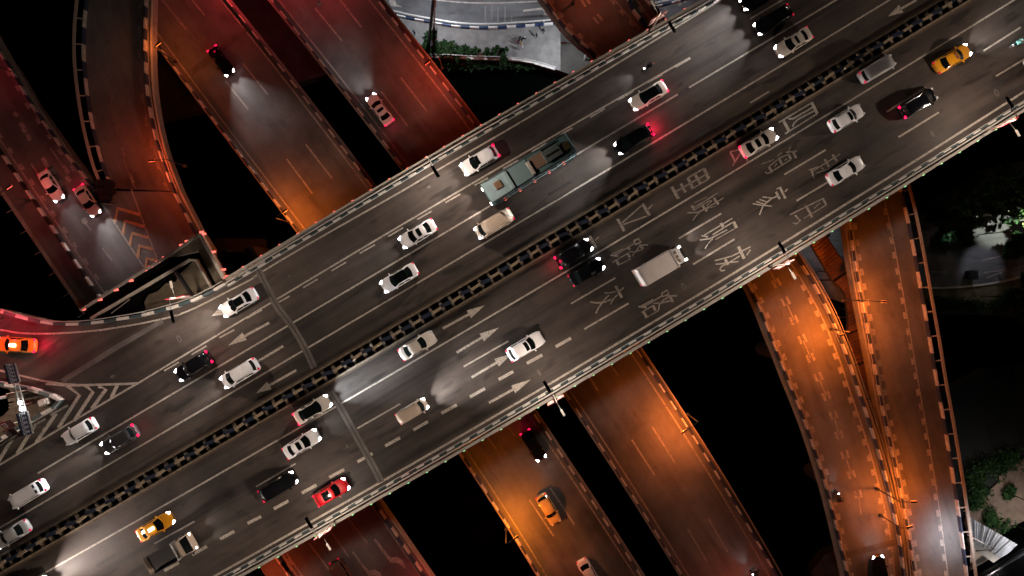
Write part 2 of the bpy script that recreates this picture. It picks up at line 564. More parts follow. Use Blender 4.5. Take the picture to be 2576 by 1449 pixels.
# east bank
tag(sheet("east_bank", [(2255, 470), (3100, 300), (3100, 860), (2576, 800), (2470, 792), (2360, 790), (2280, 770)], -.25, None, 2.4, [M_SOILD, M_CONC_D]), kind="structure")
kerbE = [(2300, 724), (2380, 724), (2465, 717), (2530, 706), (2590, 690), (2700, 655)]
tag(sheet("plaza_road", [(2280, 560), (2360, 560), (2460, 548), (2600, 515), (2750, 480), (2750, 645)] + [(u, v) for u, v in kerbE[::-1][1:]], -.12, None, .1, [M_ASPH_GND, M_CONC]), kind="structure")
tag(sheet("verge", [(u, v + 2) for u, v in kerbE] + [(2700, 740), (2576, 765), (2480, 772), (2400, 765), (2310, 768)], -.14, None, .1, [concrete("verge_ground", (.10, .09, .05), var=.6), M_CONC]), kind="structure")
t = MB(); t.wall(resample(W3(catmull(kerbE, 5), -.1), 2), .25, .18); 
tag(t.obj("kerb", M_CONC_L), kind="structure")
t = MB(); t.wall(resample(W3(catmull([(2420, 552), (2480, 541), (2540, 528), (2640, 505)], 5), -.1), 2), .3, .5)
tag(t.obj("low_wall", M_CONC_L), "low pale garden wall curving beside the dark trees on the east bank", "wall")
t = MB(); t.wall(resample(W3(catmull([(2480, 700), (2500, 692), (2576, 668), (2700, 620)], 5), -.1), 2), .15, .1, dz=-.02)
t.ribbon(W3([(2345, 683), (2385, 684)], -.008), .15); t.ribbon(W3([(2475, 686), (2530, 679)], -.008), .15)
t.ribbon(W3(catmull([(2470, 655), (2520, 643), (2576, 622), (2640, 600)], 4), -.008), .15)
tag(t.obj("plaza_lines", M_PAINT_W), kind="structure")
t = thing("utility_cabinet", "small dark square cabinet on the plaza edge beside the ramp railing", "cabinet", P(2438, 692, -.1))
m = MB(); m.box((0, 0, .45), (1.1, 1.1, .9)); m.obj("cabinet_body", M_DARK, t, bevel=.03)
m = MB(); m.box((0, 0, .95), (1.25, 1.25, .08)); m.obj("cabinet_lid", M_TRIM, t)

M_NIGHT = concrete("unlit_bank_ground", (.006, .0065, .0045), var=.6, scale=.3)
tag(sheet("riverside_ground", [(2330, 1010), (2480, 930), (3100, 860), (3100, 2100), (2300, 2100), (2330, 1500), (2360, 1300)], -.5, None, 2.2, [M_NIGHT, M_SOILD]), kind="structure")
def ragged(pts, amp, seed):
    r = random.Random(seed); out = []
    for a, b in zip(pts, pts[1:] + pts[:1]):
        n = max(2, int(math.hypot(b[0] - a[0], b[1] - a[1]) / 9))
        for i in range(n):
            out.append((a[0] + (b[0] - a[0]) * i / n + r.uniform(-amp, amp), a[1] + (b[1] - a[1]) * i / n + r.uniform(-amp, amp)))
    return out
tag(sheet("earth_bank", ragged([(2425, 1285), (2462, 1262), (2482, 1232), (2505, 1222), (2520, 1190), (2548, 1165), (2640, 1120), (2700, 1300), (2640, 1420), (2440, 1440)], 5, 3), -.3, None, .3, [M_SOIL, M_SOILD]), kind="structure")
tag(sheet("south_bank", [(2040, 1440), (2075, 1395), (2130, 1370), (2200, 1380), (2220, 2000), (2030, 2000)], -.3, None, 2.0, [M_SOIL, M_SOILD]), kind="structure")
tag(sheet("pier_apron", [(540, 600), (660, 600), (680, 760), (540, 760)], 4.0, None, 1.5, [flat("dark_apron", (.006, .005, .004), .9), M_SOILD]), kind="structure")

# ================================================================== THE MAIN BRIDGE DECK
rimN_pts = [(570, 699), (644, 653), (780, 571), (926, 483), (1100, 380), (1288, 273), (1500, 151), (1700, 37), (1754, 6)]
rimS_pts = [(644, 1431), (800, 1342), (966, 1246), (1120, 1160), (1288, 1062), (1448, 966), (1700, 819), (1932, 681), (2096, 581), (2245, 484), (2400, 388), (2576, 280)]
med_pts = [(320, 1236), (644, 1047), (977, 848), (1288, 671), (1455, 566), (1688, 428), (1932, 285), (2165, 148), (2392, 4)]
rimN = fit_uv(rimN_pts, 567, 2050, 60)
rimS = fit_uv(rimS_pts, -700, 3100, 110)
medC = fit_uv(med_pts, -700, 3100, 110)
edgeW = [(-700, 800), (-300, 745), (-60, 771), (0, 781), (60, 795), (133, 812), (187, 815), (247, 811), (300, 803), (367, 791), (417, 779), (463, 766), (500, 752), (550, 727), (567, 716), (567, 703)]
medU = 22.0          # half width of the median strip, plan units
def shift_v(pts, dv): return [(u, v + dv) for u, v in pts]
SLN = 26.5           # vertical plan offset that gives the median half width
northpoly = edgeW + [p for p in rimN if p[0] > 568] + [(2400, -360), (3100, -780)] + \
    [(u, v - SLN) for u, v in medC[::-1]] + [(-700, 1500), (-60, 1075), (8, 1045), (33, 1019), (35, 1002), (22, 979), (0, 974), (-60, 950), (-700, 900)]
# clean: right side order
northpoly = edgeW + [p for p in rimN if p[0] > 568] + [(3000, -720)] + [(u, v - SLN) for u, v in medC[::-1] if u > -690] + \
    [(-60, 1072), (8, 1045), (33, 1019), (35, 1002), (22, 979), (0, 974), (-60, 950), (-700, 960)]
northpoly = [p for i, p in enumerate(northpoly)]
ms = [M_ASPH, M_CONC]
medN_edge = [(u, v - SLN) for u, v in medC if -690 < u < 3000]
northpoly = edgeW + [p for p in rimN if p[0] > 568] + [(3000, -760)] + medN_edge[::-1] + [(-640, 1600), (-640, 1330), (-60, 1072), (8, 1045), (33, 1019), (35, 1002), (22, 979), (0, 974), (-60, 950), (-640, 900)]
tag(sheet("main_road_northwest_lanes", [(max(-640, u), v) for u, v in northpoly if not (u < -640 and v > 1000)], Z_MAIN, None, 1.5, ms), kind="structure")
southpoly = [(u, v + SLN) for u, v in medC] + rimS[::-1]
tag(sheet("main_road_southeast_lanes", southpoly, Z_MAIN, None, 1.5, ms), kind="structure")

# ---- girders and piers that carry it
gd = thing("bridge_substructure", "concrete girders and piers under the wide main bridge", "bridge", P(1288, 690, 0))
m = MB()
for f in (.2, .5, .8):
    for half in (0, 1):
        pts = []
        for (u, v), (u2, v2) in list(zip([p for p in fit_uv(rimN_pts, -300, 2700, 12)], fit_uv(med_pts, -300, 2700, 12))) if half == 0 else list(zip(fit_uv(med_pts, -300, 2700, 12), fit_uv(rimS_pts, -300, 2700, 12))):
            pts.append(P(u + (u2 - u) * f, v + (v2 - v) * f, Z_MAIN - 2.7))
        m.wall(pts, 2.2, 1.2)
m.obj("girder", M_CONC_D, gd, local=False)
for (u, v) in ((620, 690), (800, 1180), (1230, 430), (1380, 870), (1640, 640), (-250, 1250), (2330, 300)):
    m = MB(); c = P(u, v, 0)
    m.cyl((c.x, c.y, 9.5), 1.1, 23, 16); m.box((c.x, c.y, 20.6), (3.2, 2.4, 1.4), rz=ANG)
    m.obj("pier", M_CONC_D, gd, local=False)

# ---- road paint on the main bridge
ZM = Z_MAIN + .004
class Marks:
    def __init__(s, z): s.mb = MB(); s.z = z; s.k = 0
    def line(s, pts, wdt, n=None):
        s.k += 1
        pw = W3(pts, s.z + .0006 * (s.k % 9))
        if n: pw = resample(pw, n=n)
        s.mb.ribbon(pw, wdt)
    def poly(s, pts):
        s.k += 1
        s.mb.face(W3(pts, s.z + .0006 * (s.k % 9)))
    def out(s, name, mat=None): return tag(s.mb.obj(name, mat or M_PAINT), kind="structure")

mk = Marks(ZM)
W_LN = .17
mk.line(fit_uv([(343, 966), (450, 901), (644, 786), (800, 692), (1144, 486), (1288, 401), (1450, 309), (1600, 223), (1736, 145)], 343, 1736, 40), W_LN)
mk.line([(1888, 47), (2000, -19), (2120, -90)], W_LN)
mk.line([(-80, 1216), (0, 1169), (170, 1067), (343, 966)], .2)
mk.line(fit_uv([(95, 1190), (477, 966), (644, 868), (1242, 513), (1451, 387), (1755, 207), (1932, 101.6), (2105, 0)], 95, 2350, 50), W_LN)
mk.line(fit_uv([(0, 1326), (320, 1143), (644, 952), (966, 762), (1288, 571), (1431, 485), (1932, 183), (2240, 0)], -400, 2600, 60), W_LN)
L1 = TL(0, 1, [(-300, 1010), (0, 1040), (160, 1065), (400, 1068), (700, 1048), (900, 1020), (1100, 985), (1300, 940), (1400, 905), (1500, 862), (1700, 760), (1932, 640)]) + [(644, 693), (780, 612), (1007, 483), (1100, 428), (1288, 320), (1500, 192), (1808, 3), (2000, -112)]
mk.line(catmull(L1, 5), W_LN)
# broken line beside the solid one (north-western side)
for (a, b) in (((355,722),(465,658)), ((570,595),(680,530)), ((783,463),(897,398)), ((1000,335),(1110,270)), ((1215,208),(1328,143)), ((1430,80),(1543,15)), ((140,850),(255,785)), ((-75,955),(45,912-22))):
    mk.line([T(1,1,*a), T(1,1,*b)], .15)
for (a, b) in (((1655,1100),(1768,1040)), ((1445,1228),(1558,1162)), ((1238,1350),(1350,1285))):
    mk.line([T(0,1,*a), T(0,1,*b)], .15)
for a, b in (((1800, 775), (1940, 690)), ((590, 885), (700, 820)), ((800, 755), (915, 690)), ((1020, 625), (1135, 562)), ((1235, 505), (1348, 440)),):
    mk.line([T(2,0,*a), T(2,0,*b)], .15)
Zb = Wn(1780, 480, 4.83)
for a, b in (((515, 735), (785, 585)), ((1030, 430), (1290, 280)), ((1560, 120), (1770, 0)), ((0, 1040), (240, 905))):
    mk.line([Zb(*a), Zb(*b)], .15)
# south-eastern side
mk.line(fit_uv([(133, 1429), (644, 1139), (945.7, 968), (1288, 761), (1500, 636), (1765, 481), (1932, 379), (2200, 216), (2548, 2)], -300, 2900, 60), W_LN)
S2 = [T(0,2,1165,1205), T(0,2,1468,1037), T(1,2,-0,775), T(1,2,300,600), T(1,2,765,335), T(1,2,1088,150), T(1,1,1567,1318), T(1,1,1905,1125), T(2,1,445,843), T(2,1,780,648), T(2,1,1260,350), T(2,1,1580,162)]
for i in range(0, len(S2), 2): mk.line([S2[i], S2[i + 1]], .17)
Z3 = Wn(2700, 500, 3.814); Z4 = Wn(2560, 760, 4.528)
mk.line([Z3(920, 590), Z3(1515, 235)], .17)
mk.line([T(3,0,895,845), T(3,0,1190,660)], .17); mk.line([T(3,0,1625,385), T(3,0,1908,205)], .17)
mk.line([T(3,0,2230,0), T(3,0,2520,-180)], .17)
mk.line([T(3,0,1720,575), T(3,0,2020,395)], .17); mk.line([T(3,0,985,1035), T(3,0,1290,848)], .19)
mk.line([Z3(1095, 965), Z3(1640, 640)], .18)
mk.line([Z4(175, 1050), Z4(880, 620)], .19); mk.line([T(2,1,545,1035), T(2,1,880,840)], .18)
for a, b in (((330,1168),(445,1103)), ((112,1293),(228,1230)), ((-100,1415),(10,1355))): mk.line([T(2,1,*a), T(2,1,*b)], .32)
for a, b in (((1615,98),(1728,33)), ((1400,220),(1515,158)), ((1187,347),(1298,283)), ((975,468),(1087,405)), ((765,588),(878,525)), ((553,705),(665,645)), ((345,823),(455,763)), ((135,942),(245,882)), ((-64,1052),(38,1000))):
    mk.line([T(1,2,*a), T(1,2,*b)], .31)
for a, b in (((1660,1170),(1768,1112)), ((1450,1290),(1560,1225)), ((1240,1410),(1350,1348))): mk.line([T(0,2,*a), T(0,2,*b)], .31)
LS = fit_uv([T(1,2,0,1275), T(1,2,1000,708), T(1,2,1932,172), T(2,1,280,1449), T(2,1,1100,945), T(2,1,1932,462), T(3,0,750,1449), T(3,0,1300,1090), T(3,0,1932,690)], -400, 2900, 70)
mk.line(LS, .22)
mk.out("lane_lines")

# arrows
def arrow(shaft_a, head_c, tip, sw, hw, name="lane_arrow"):
    a = Marks(ZM + .008)
    A, H, Tp = Vector(shaft_a), Vector(head_c), Vector(tip)
    d = (Tp - A).normalized(); n = Vector((-d.y, d.x))
    a.poly([tuple(A + n * sw), tuple(H + n * sw), tuple(H - n * sw), tuple(A - n * sw)])
    back = H - d * 2
    a.poly([tuple(back + n * hw), tuple(Tp), tuple(back - n * hw)])
    a.out(name, M_PAINT_W if False else M_PAINT)
Z6 = Wn(1600, 1200, 4.83)
arrow(T(1,1,1410,1030), T(1,1,1612,920), T(1,1,1728,855), 3.0, 11)
arrow(Z6(545, 590), Z6(1010, 310), Z6(1308, 138), 3.0, 11)
arrow(Z6(815, 1040), Z6(1280, 765), Z6(1560, 600), 3.0, 11)
arrow(Z6(1130, 1500), Z6(1580, 1250), Z6(1890, 1075), 3.0, 11)
Z7 = Wn(600, 1060, 3.2925)
arrow((677, 812), Z7(1035, 665), Z7(840, 778), 3.0, 11)
arrow(T(1,1,305,1345), T(1,1,95,1462), T(1,2,0,70), 3.0, 11)
arrow(T(1,1,205,1163), Z7(1185, 985), (640, 911), 3.0, 11)
arrow(T(3,0,1120,0), T(3,0,1000,68), T(3,0,903,126), 3.0, 11)
arrow((600, 758), (556, 783), (533, 795), 3.0, 11)

# chevrons of the merging nose on the left
cv = Marks(ZM + .008); Q = lambda x, y: T(0, 2, x, y)
for pts in (((742,18),(800,40),(690,190)), ((640,8),(702,60),(562,275)), ((500,8),(600,85),(440,332)), ((885,10),(838,105)),
            ((424,222),(272,442)), ((262,312),(128,528)), ((100,400),(-20,600)), ((-60,490),(-180,690))):
    cv.line([Q(*p) for p in pts], .36)
for pts in (((490,12),(640,8),(930,0),(1045,-5)), ((514,160),(380,235)), ((345,262),(170,360)), ((130,384),(0,465),(-200,580)),
            ((345,-2),(500,10))):
    cv.line([Q(*p) for p in pts], .24)
cv.line([Wn(0,1320,4.025)(x, y) for x, y in ((-200, 230), (0, 278), (220, 335), (620, 430), (930, 480), (1230, 500))], .2)
cv.out("merge_chevrons", M_PAINT)

# lettering painted on the lanes (each character is traced stroke by stroke)
def glyph(Zf, sc, strokes, mat=None):
    a = Marks(ZM + .008)
    for wd, *pts in strokes:
        a.line([Zf(x, y) for x, y in pts], 1.18 * wd / sc / 1.4907 / 24.4)
    a.out("road_character", mat or M_PAINT_W)
A1 = Wn(2200, 720, 4.528); A2 = Wn(2440, 560, 4.528); A5 = Wn(2180, 1020, 6.587); A6 = Wn(2780, 380, 6.0375)
s1, s2, s3, s5, s6 = 4.528, 4.528, 3.814, 6.587, 6.0375
glyph(A1, s1, [(42,(950,200),(1070,400)), (24,(1045,290),(1115,215)), (20,(925,238),(605,520)), (20,(1020,410),(625,550)), (40,(525,455),(640,665))])
glyph(A1, s1, [(40,(50,745),(160,945)), (24,(145,820),(205,765)), (20,(60,800),(-240,1020)), (38,(-330,980),(-230,1150))])
glyph(A1, s1, [(26,(800,830),(880,790),(920,850),(830,895),(800,830)), (16,(800,880),(470,1080)), (36,(700,930),(730,980)), (20,(400,1075),(540,1090)), (12,(400,1075),(620,960)),
               (38,(900,900),(965,970)), (20,(890,900),(1040,900)), (17,(895,920),(840,1000),(770,1090)), (18,(960,975),(800,1020),(725,1010)), (18,(715,1030),(440,1195)), (38,(695,1045),(735,1110)), (38,(510,1165),(545,1240)), (12,(545,1240),(750,1130))])
glyph(A2, s2, [(46,(905,325),(990,500)), (20,(905,325),(630,485)), (16,(990,500),(715,665)), (42,(755,430),(850,590)), (42,(630,485),(720,670)), (20,(930,430),(430,715)), (40,(515,580),(590,730)), (46,(355,635),(475,840))])
glyph(A2, s2, [(16,(1140,740),(750,985)), (9,(960,805),(740,910)), (15,(1010,865),(750,1025)), (38,(700,955),(745,1035)), (18,(1040,870),(950,960)), (38,(1070,825),(1150,935)), (15,(1235,825),(930,1010)), (38,(880,960),(955,1050)),
               (20,(930,1010),(800,1070),(620,1080)), (13,(830,1065),(760,1140),(715,1215)), (10,(1110,960),(960,1005))])
glyph(Z3, s3, [(26,(150,270),(215,400)), (13,(140,265),(305,225)), (15,(290,285),(180,465)), (20,(310,240),(400,400))])
glyph(Z3, s3, [(10,(1020,190),(975,250)), (16,(940,270),(1100,255)), (30,(1050,270),(1090,355)), (10,(885,270),(820,330)), (9,(770,375),(590,440)), (28,(980,300),(1015,370)), (14,(830,365),(980,295)), (30,(840,360),(900,460)),
               (14,(1015,375),(750,540)), (12,(830,370),(700,480)), (28,(700,480),(745,555)), (15,(745,555),(670,575),(645,550)), (11,(960,360),(920,390)), (11,(815,430),(780,475))])
glyph(Z3, s3, [(13,(1720,295),(1320,545)), (28,(1610,305),(1670,395)), (30,(1500,370),(1560,480)), (11,(1415,475),(1270,525)), (16,(1455,490),(1480,520)), (11,(1690,400),(1550,510),(1380,570)), (24,(1310,520),(1330,600),(1350,640))])
glyph(Z3, s3, [(15,(965,795),(930,835)), (30,(855,770),(935,930)), (13,(810,800),(855,770)), (30,(800,835),(855,940)), (17,(820,900),(740,930),(620,1030),(565,1165)), (16,(740,925),(610,910)), (15,(675,985),(565,945)), (15,(625,1010),(520,975)), (15,(740,1040),(600,1030),(470,1005))], M_PAINT)
glyph(Z3, s3, [(14,(1475,930),(1000,1165)), (28,(1470,930),(1520,1025)), (11,(1520,1025),(1200,1215)), (11,(1430,995),(1345,1075)), (30,(1225,1030),(1320,1200)), (22,(1070,1170),(1150,1250)), (13,(1150,1255),(1090,1295),(1040,1280))])
glyph(Z4, s1, [(18,(845,265),(370,550)), (44,(645,345),(690,410)), (22,(320,560),(430,580)), (18,(860,325),(510,545)), (44,(865,325),(915,430)), (10,(900,430),(560,625)), (18,(755,460),(470,610),(290,635)), (13,(510,610),(430,700),(380,780))], M_PAINT)
glyph(Z4, s1, [(44,(945,745),(1045,950)), (18,(1150,750),(830,910),(545,985)), (18,(1150,800),(1090,890)), (19,(970,905),(780,1020),(660,1080),(632,1130),(660,1160),(720,1145)), (18,(950,1000),(770,1015)), (19,(720,1030),(560,1045)), (42,(720,960),(770,1055))], M_PAINT)
glyph(A5, s5, [(56,(845,340),(1000,635)), (34,(1050,380),(960,460)), (28,(860,480),(700,515),(570,520)), (27,(910,545),(800,650),(720,795)), (30,(685,565),(560,700),(430,880),(355,1025)), (30,(735,680),(560,750),(400,765),(220,740))])
glyph(A5, s5, [(32,(1980,530),(2120,445),(2160,540),(2020,610),(1980,530)), (28,(2010,580),(1540,860)), (24,(1780,670),(1470,850)), (30,(1400,850),(1620,885)), (30,(2120,590),(2370,590)), (58,(2190,600),(2260,740)), (28,(2150,620),(2030,690),(1930,800),(1905,950)),
               (28,(2200,710),(2000,760),(1770,780)), (24,(1780,820),(1490,1000)), (58,(1780,830),(1830,960)), (58,(1540,990),(1610,1110)), (18,(1915,950),(1580,1140))])
glyph(A6, s6, [(58,(1590,20),(1720,280)), (26,(1580,40),(850,480)), (26,(1720,280),(990,735)), (32,(1610,140),(1180,390),(1070,400)), (30,(1640,220),(1280,410),(1190,500),(1160,580)), (58,(950,430),(1080,670))], M_PAINT)

# expansion joint across the bridge, seams, patches, manhole marks
jt = MB()
jn = [T(1,1,*p) for p in ((15,585),(150,850),(270,1010),(370,1180),(440,1330))]
js = [T(1,2,*p) for p in ((560,60),(650,200),(800,470),(890,630),(945,740))]
for J in (jn, js):
    jt.ribbon(W3(catmull(J, 4), ZM + .013), .72)
tag(jt.obj("expansion_joint_strip", concrete("joint_concrete", (.125, .11, .10))), kind="structure")
jt = MB()
for J in (jn, js): jt.ribbon(W3(catmull(J, 4), ZM + .018), .09)
jt.ribbon(W3(catmull([T(0,1,1480,850), T(0,1,1400,890), T(0,1,950,1160), T(0,1,480,1445)], 4), ZM + .018), .07)
rs = random.Random(5)
for k in range(22):      # tar-sealed seams running along the lanes
    u = rs.uniform(-60, 2500); f = rs.uniform(-300, 330); L_ = rs.uniform(60, 260); v0 = 671 - (u - 1288) * .5925 + f
    if abs(f) < 45: continue
    jt.ribbon(W3([(u + L_ * i / 6, v0 - L_ * i / 6 * .5925 + rs.uniform(-1, 1)) for i in range(7)], ZM + .006), .05)
tag(jt.obj("deck_seam", flat("seam_tar", (.018, .017, .016), .7)), kind="structure")
jt = MB(); jt.ribbon(W3([T(0,1,1230,975), T(0,1,900,1160), T(0,1,470,1430)], ZM + .010), .55)
for Zf, q in ((T, None),): pass
def blob(mb, c, rx, ry, ang, z, n=14, ring=False):
    pts = []
    for k in range(n):
        a = 2 * math.pi * k / n
        x, y = rx * math.cos(a), ry * math.sin(a)
        pts.append(P(c[0] + x * math.cos(ang) - y * math.sin(ang), c[1] + x * math.sin(ang) + y * math.cos(ang), z))
    if ring: mb.ribbon(pts + [pts[0]], .11)
    else: mb.face(pts)
for c, rx, ry, an in ((T(3,0,1240,1010), 4, 9, -.5), (T(2,1,203,1362), 4, 9, -.5), (T(1,2,687,470), 2, 5, -.5), (T(0,1,850,1392), 6, 4, -.5), (T(1,1,250,632), 4, 3, 0), (T(1,0,1305,1410), 5, 4, 0)):
    blob(jt, c, rx, ry, an, ZM + .010)
for c in (T(0,1,1352,1110), T(3,0,1725,700), T(2,1,1295,715)):
    blob(jt, c, 4, 9, -.5, ZM + .010, ring=True)
rp = random.Random(12)
for k in range(16):
    u = rp.uniform(60, 2500); f = rp.choice((-250, -190, -130, -60, 70, 130, 190, 260)); v0 = 671 - (u - 1288) * .5925 + f
    L_ = rp.uniform(20, 70); d_ = (.86, -.51); wd = rp.choice((6, 9, 14))
    jt.face([P(u, v0, ZM + .007), P(u + L_ * d_[0], v0 + L_ * d_[1], ZM + .007), P(u + L_ * d_[0] + .51 * wd, v0 + L_ * d_[1] + .86 * wd, ZM + .007), P(u + .51 * wd, v0 + .86 * wd, ZM + .007)], 1)
tag(jt.obj("road_patches", [concrete("patch_concrete", (.13, .115, .105)), concrete("patch_tar", (.040, .038, .036))]), kind="structure")

# ---- edge of the bridge: coping with marker lamps, ledge, pipe rail, striped barrier, inner rail
def bridge_edge(name, label, rim, side, beads_mat, u0, u1, rail=True):
    """rim: outer edge path (plan); side=+1 when the road lies to the left of the path"""
    pts = resample(W3([p for p in rim if u0 <= p[0] <= u1], Z_MAIN), .9)
    t = thing(name, label, "bridge railing", pts[len(pts) // 2])
    o = lambda d: offset(pts, side * d)
    m = MB(); m.wall(o(.14), .34, .50, dz=-.3); m.obj("coping", M_CONC_L, t, local=False)
    m = MB(); m.wall(o(.42), .24, .12, dz=-.12); m.obj("maintenance_ledge", M_CONC_T, t, local=False)
    m = MB(); m.wall(o(.50), .10, .16, dz=-.10); m.obj("dark_gap_strip", M_DARK, t, local=False)  # solid dark strip painted in for the shaded gap behind the ledge
    m = MB(); m.wall(o(.86), .15, .62, dz=0, seg=lambda k: k % 2); m.obj("striped_barrier", [M_WHITE, M_TEALB], t, local=False)
    m = MB(); q = [p + Vector((0, 0, 1.02)) for p in o(.64)]; m.tube(q, .085, 6)
    for p in q[::2]: m.tube([p - Vector((0, 0, .9)), p], .035, 5)
    m.obj("pipe_rail", M_STEEL, t, local=False)
    m = MB(); q = [p + Vector((0, 0, .78)) for p in o(1.05)]; m.tube(q, .032, 5)
    m.obj("inner_rail", M_STEEL, t, local=False)
    bl = resample(o(-.06), 2.2)
    for i, p in enumerate(bl):
        s = P(0, 0, 24)
        if not (-70 < p.x < 70 and -45 < p.y < 45): continue
        m = MB(); m.box(p + Vector((0, 0, .12)), (.20, .08, .10), rz=math.atan2((bl[min(i+1, len(bl)-1)] - bl[max(i-1, 0)]).y, (bl[min(i+1, len(bl)-1)] - bl[max(i-1, 0)]).x))
        m.obj("marker_lamp", beads_mat, t, local=False)
    return t
bridge_edge("northwest_bridge_railing".replace("northwest_", ""), "bridge edge railing with red marker lamps on the upper side of the main bridge", rimN, -1, M_BEAD_R, 567, 2050)
bridge_edge("bridge_railing", "bridge edge railing with green marker lamps on the lower side of the main bridge", rimS, +1, M_BEAD_G, -250, 2850)

# barrier along the exit ramp (far left)
t = thing("ramp_barrier", "blue and white barrier curving along the exit slip road at the left edge", "barrier", P(300, 810, Z_MAIN))
rampb = catmull([(-640, 830), (-300, 770), (0, 783), (60, 797), (133, 812), (187, 815), (247, 811), (300, 803), (367, 792), (417, 779), (463, 766), (500, 752), (550, 727), (585, 706), (644, 672)], 6)
pts = resample(W3(rampb[:-8], Z_MAIN), 1.3)
m = MB(); m.wall(pts, .28, .75, seg=lambda k: k % 2); m.obj("striped_barrier", [M_WHITE, M_TEALB], t, local=False)
m = MB(); m.tube([p + Vector((0, 0, 1.0)) for p in offset(pts, .3)], .05, 5)
for p in offset(pts, .3)[::2]: m.tube([p, p + Vector((0, 0, 1.0))], .03, 4)
m.obj("pipe_rail", M_STEEL, t, local=False)

M_CT2 = concrete("cross_beam_tan", (.27, .215, .155), var=.5, scale=3)
# ---- central reservation: open gap bridged by short beams, striped fence in the middle
t = thing("central_reservation", "central divider with blue and white blocks over an open grid between the carriageways", "barrier", P(1288, 671, Z_MAIN))
mc = resample(W3([p for p in medC if -330 < p[0] < 2850], Z_MAIN - .25), 1.17)
for sgn, nm in ((1, "edge_beam"), (-1, "edge_beam")):
    m = MB(); m.wall(offset(mc, sgn * .80), .24, .40, dz=.0); m.obj(nm, M_CT2, t, local=False)
    m = MB(); m.wall(offset(mc, sgn * 1.03), .07, .22, dz=.1); m.obj("guard_rail", flat("rusty_rail%d" % (sgn + 1), (.17, .12, .085), .6), t, local=False)
m = MB(); ns = normals2d(mc)
for k, (p, n) in enumerate(zip(mc, ns)):
    jx = random.uniform(-.1, .1)
    m.box(p + Vector((jx, 0, .12)), (.27 + jx * .6, 1.50, .3), rz=math.atan2(n.y, n.x) - math.pi / 2)
m.obj("cross_beams", M_CT2, t, local=False)["kind"] = "stuff"
m = MB()
for k in range(len(mc) - 1):
    a, b = mc[k], mc[k + 1]; d = (b - a).normalized(); n = ns[k]; c = (a + b) / 2
    rz = math.atan2(d.y, d.x)
    if k % 2: m.box(c + Vector((0, 0, .62)) - n * random.uniform(-.04, .10), (1.08, .27, .5), rz=rz + random.uniform(.0, .14), mi=0)
    else: m.box(c + Vector((0, 0, .60)) + n * random.uniform(-.04, .08), (1.15, .36, .42), rz=rz - random.uniform(.0, .2), mi=1)
m.obj("divider_blocks", [flat("divider_cream", (.28, .22, .15), .6, var=.4), flat("divider_blue", (.008, .016, .038), .6)], t, local=False)["kind"] = "stuff"
m = MB(); m.wall([p + Vector((0, 0, -2)) for p in mc], 2.0, .1)
m.obj("dark_gap_sheet", M_DARK, t, local=False)  # dark sheet stands in for the unlit depth under the open grid

M_BLK = flat("rough_black", (.004, .004, .004), .9, spec=.02)

# ================================================================== LOWER ROADS
def deck(name, left, right, z, mat, thick=1.1, n=44):
    """left/right: plan paths (u,v[,z]) running the same way"""
    Lp = resample(W3(left, z), n=n); Rp = resample(W3(right, z), n=n)
    m = MB()
    for k in range(n - 1):
        a, b, c, d = Lp[k], Rp[k], Rp[k + 1], Lp[k + 1]
        m.face((a, b, c, d), 0)
        dn = Vector((0, 0, -thick))
        m.face((a + dn, d + dn, c + dn, b + dn), 1)
        m.face((a, d, d + dn, a + dn), 1); m.face((b, b + dn, c + dn, c), 1)
    for k in (0, n - 1):
        a, b = Lp[k], Rp[k]; dn = Vector((0, 0, -thick)); m.face((a, b, b + dn, a + dn), 1)
    o = m.obj(name, [mat, M_CONC])
    return tag(o, kind="structure")

def parapet(name, label, path, z, side, seg=1.25, w_=.17, stripe=(0, 1), rail=False, off=.38, mats=None, coping=True, rim_mat=None):
    pts = resample(W3(path, z), seg)
    t = thing(name, label, "barrier", pts[len(pts) // 2])
    m = MB(); m.wall(offset(pts, side * .10), .16, .42, dz=-.2); m.obj("coping", rim_mat or M_CONC, t, local=False)
    m = MB(); m.wall(offset(pts, side * off), w_ + .22, .30, dz=0); m.obj("kerb_base", M_KERB_L, t, local=False)
    m = MB()
    ps = offset(pts, side * off)
    fine = []
    for a, b in zip(ps, ps[1:]): fine += [a, a.lerp(b, .0 + 1e-6)]
    m.wall(ps, w_, .62, dz=.30, seg=lambda k: k % 2)
    m.obj("striped_wall", mats or [M_WHITE_L, M_BLUE_L], t, local=False)
    if rail:
        m = MB(); q = [p + Vector((0, 0, .95)) for p in offset(pts, side * .08)]; m.tube(q, .03, 5)
        m.obj("top_rail", M_RAILBR, t, local=False)
    return t

def squares(mk, pts, side, step, length, width, off):
    """short blocks painted beside a line (speed-reduction marking)"""
    q = resample(pts, .2); ns = normals2d(q)
    L_ = step / .2; k = 2
    while k * 1.0 < len(q) - length / .2:
        seg = [q[int(k) + i] + ns[int(k) + i] * side * off for i in range(0, int(length / .2) + 1)]
        mk.mb.ribbon(seg, width, dz=.006)
        k += L_

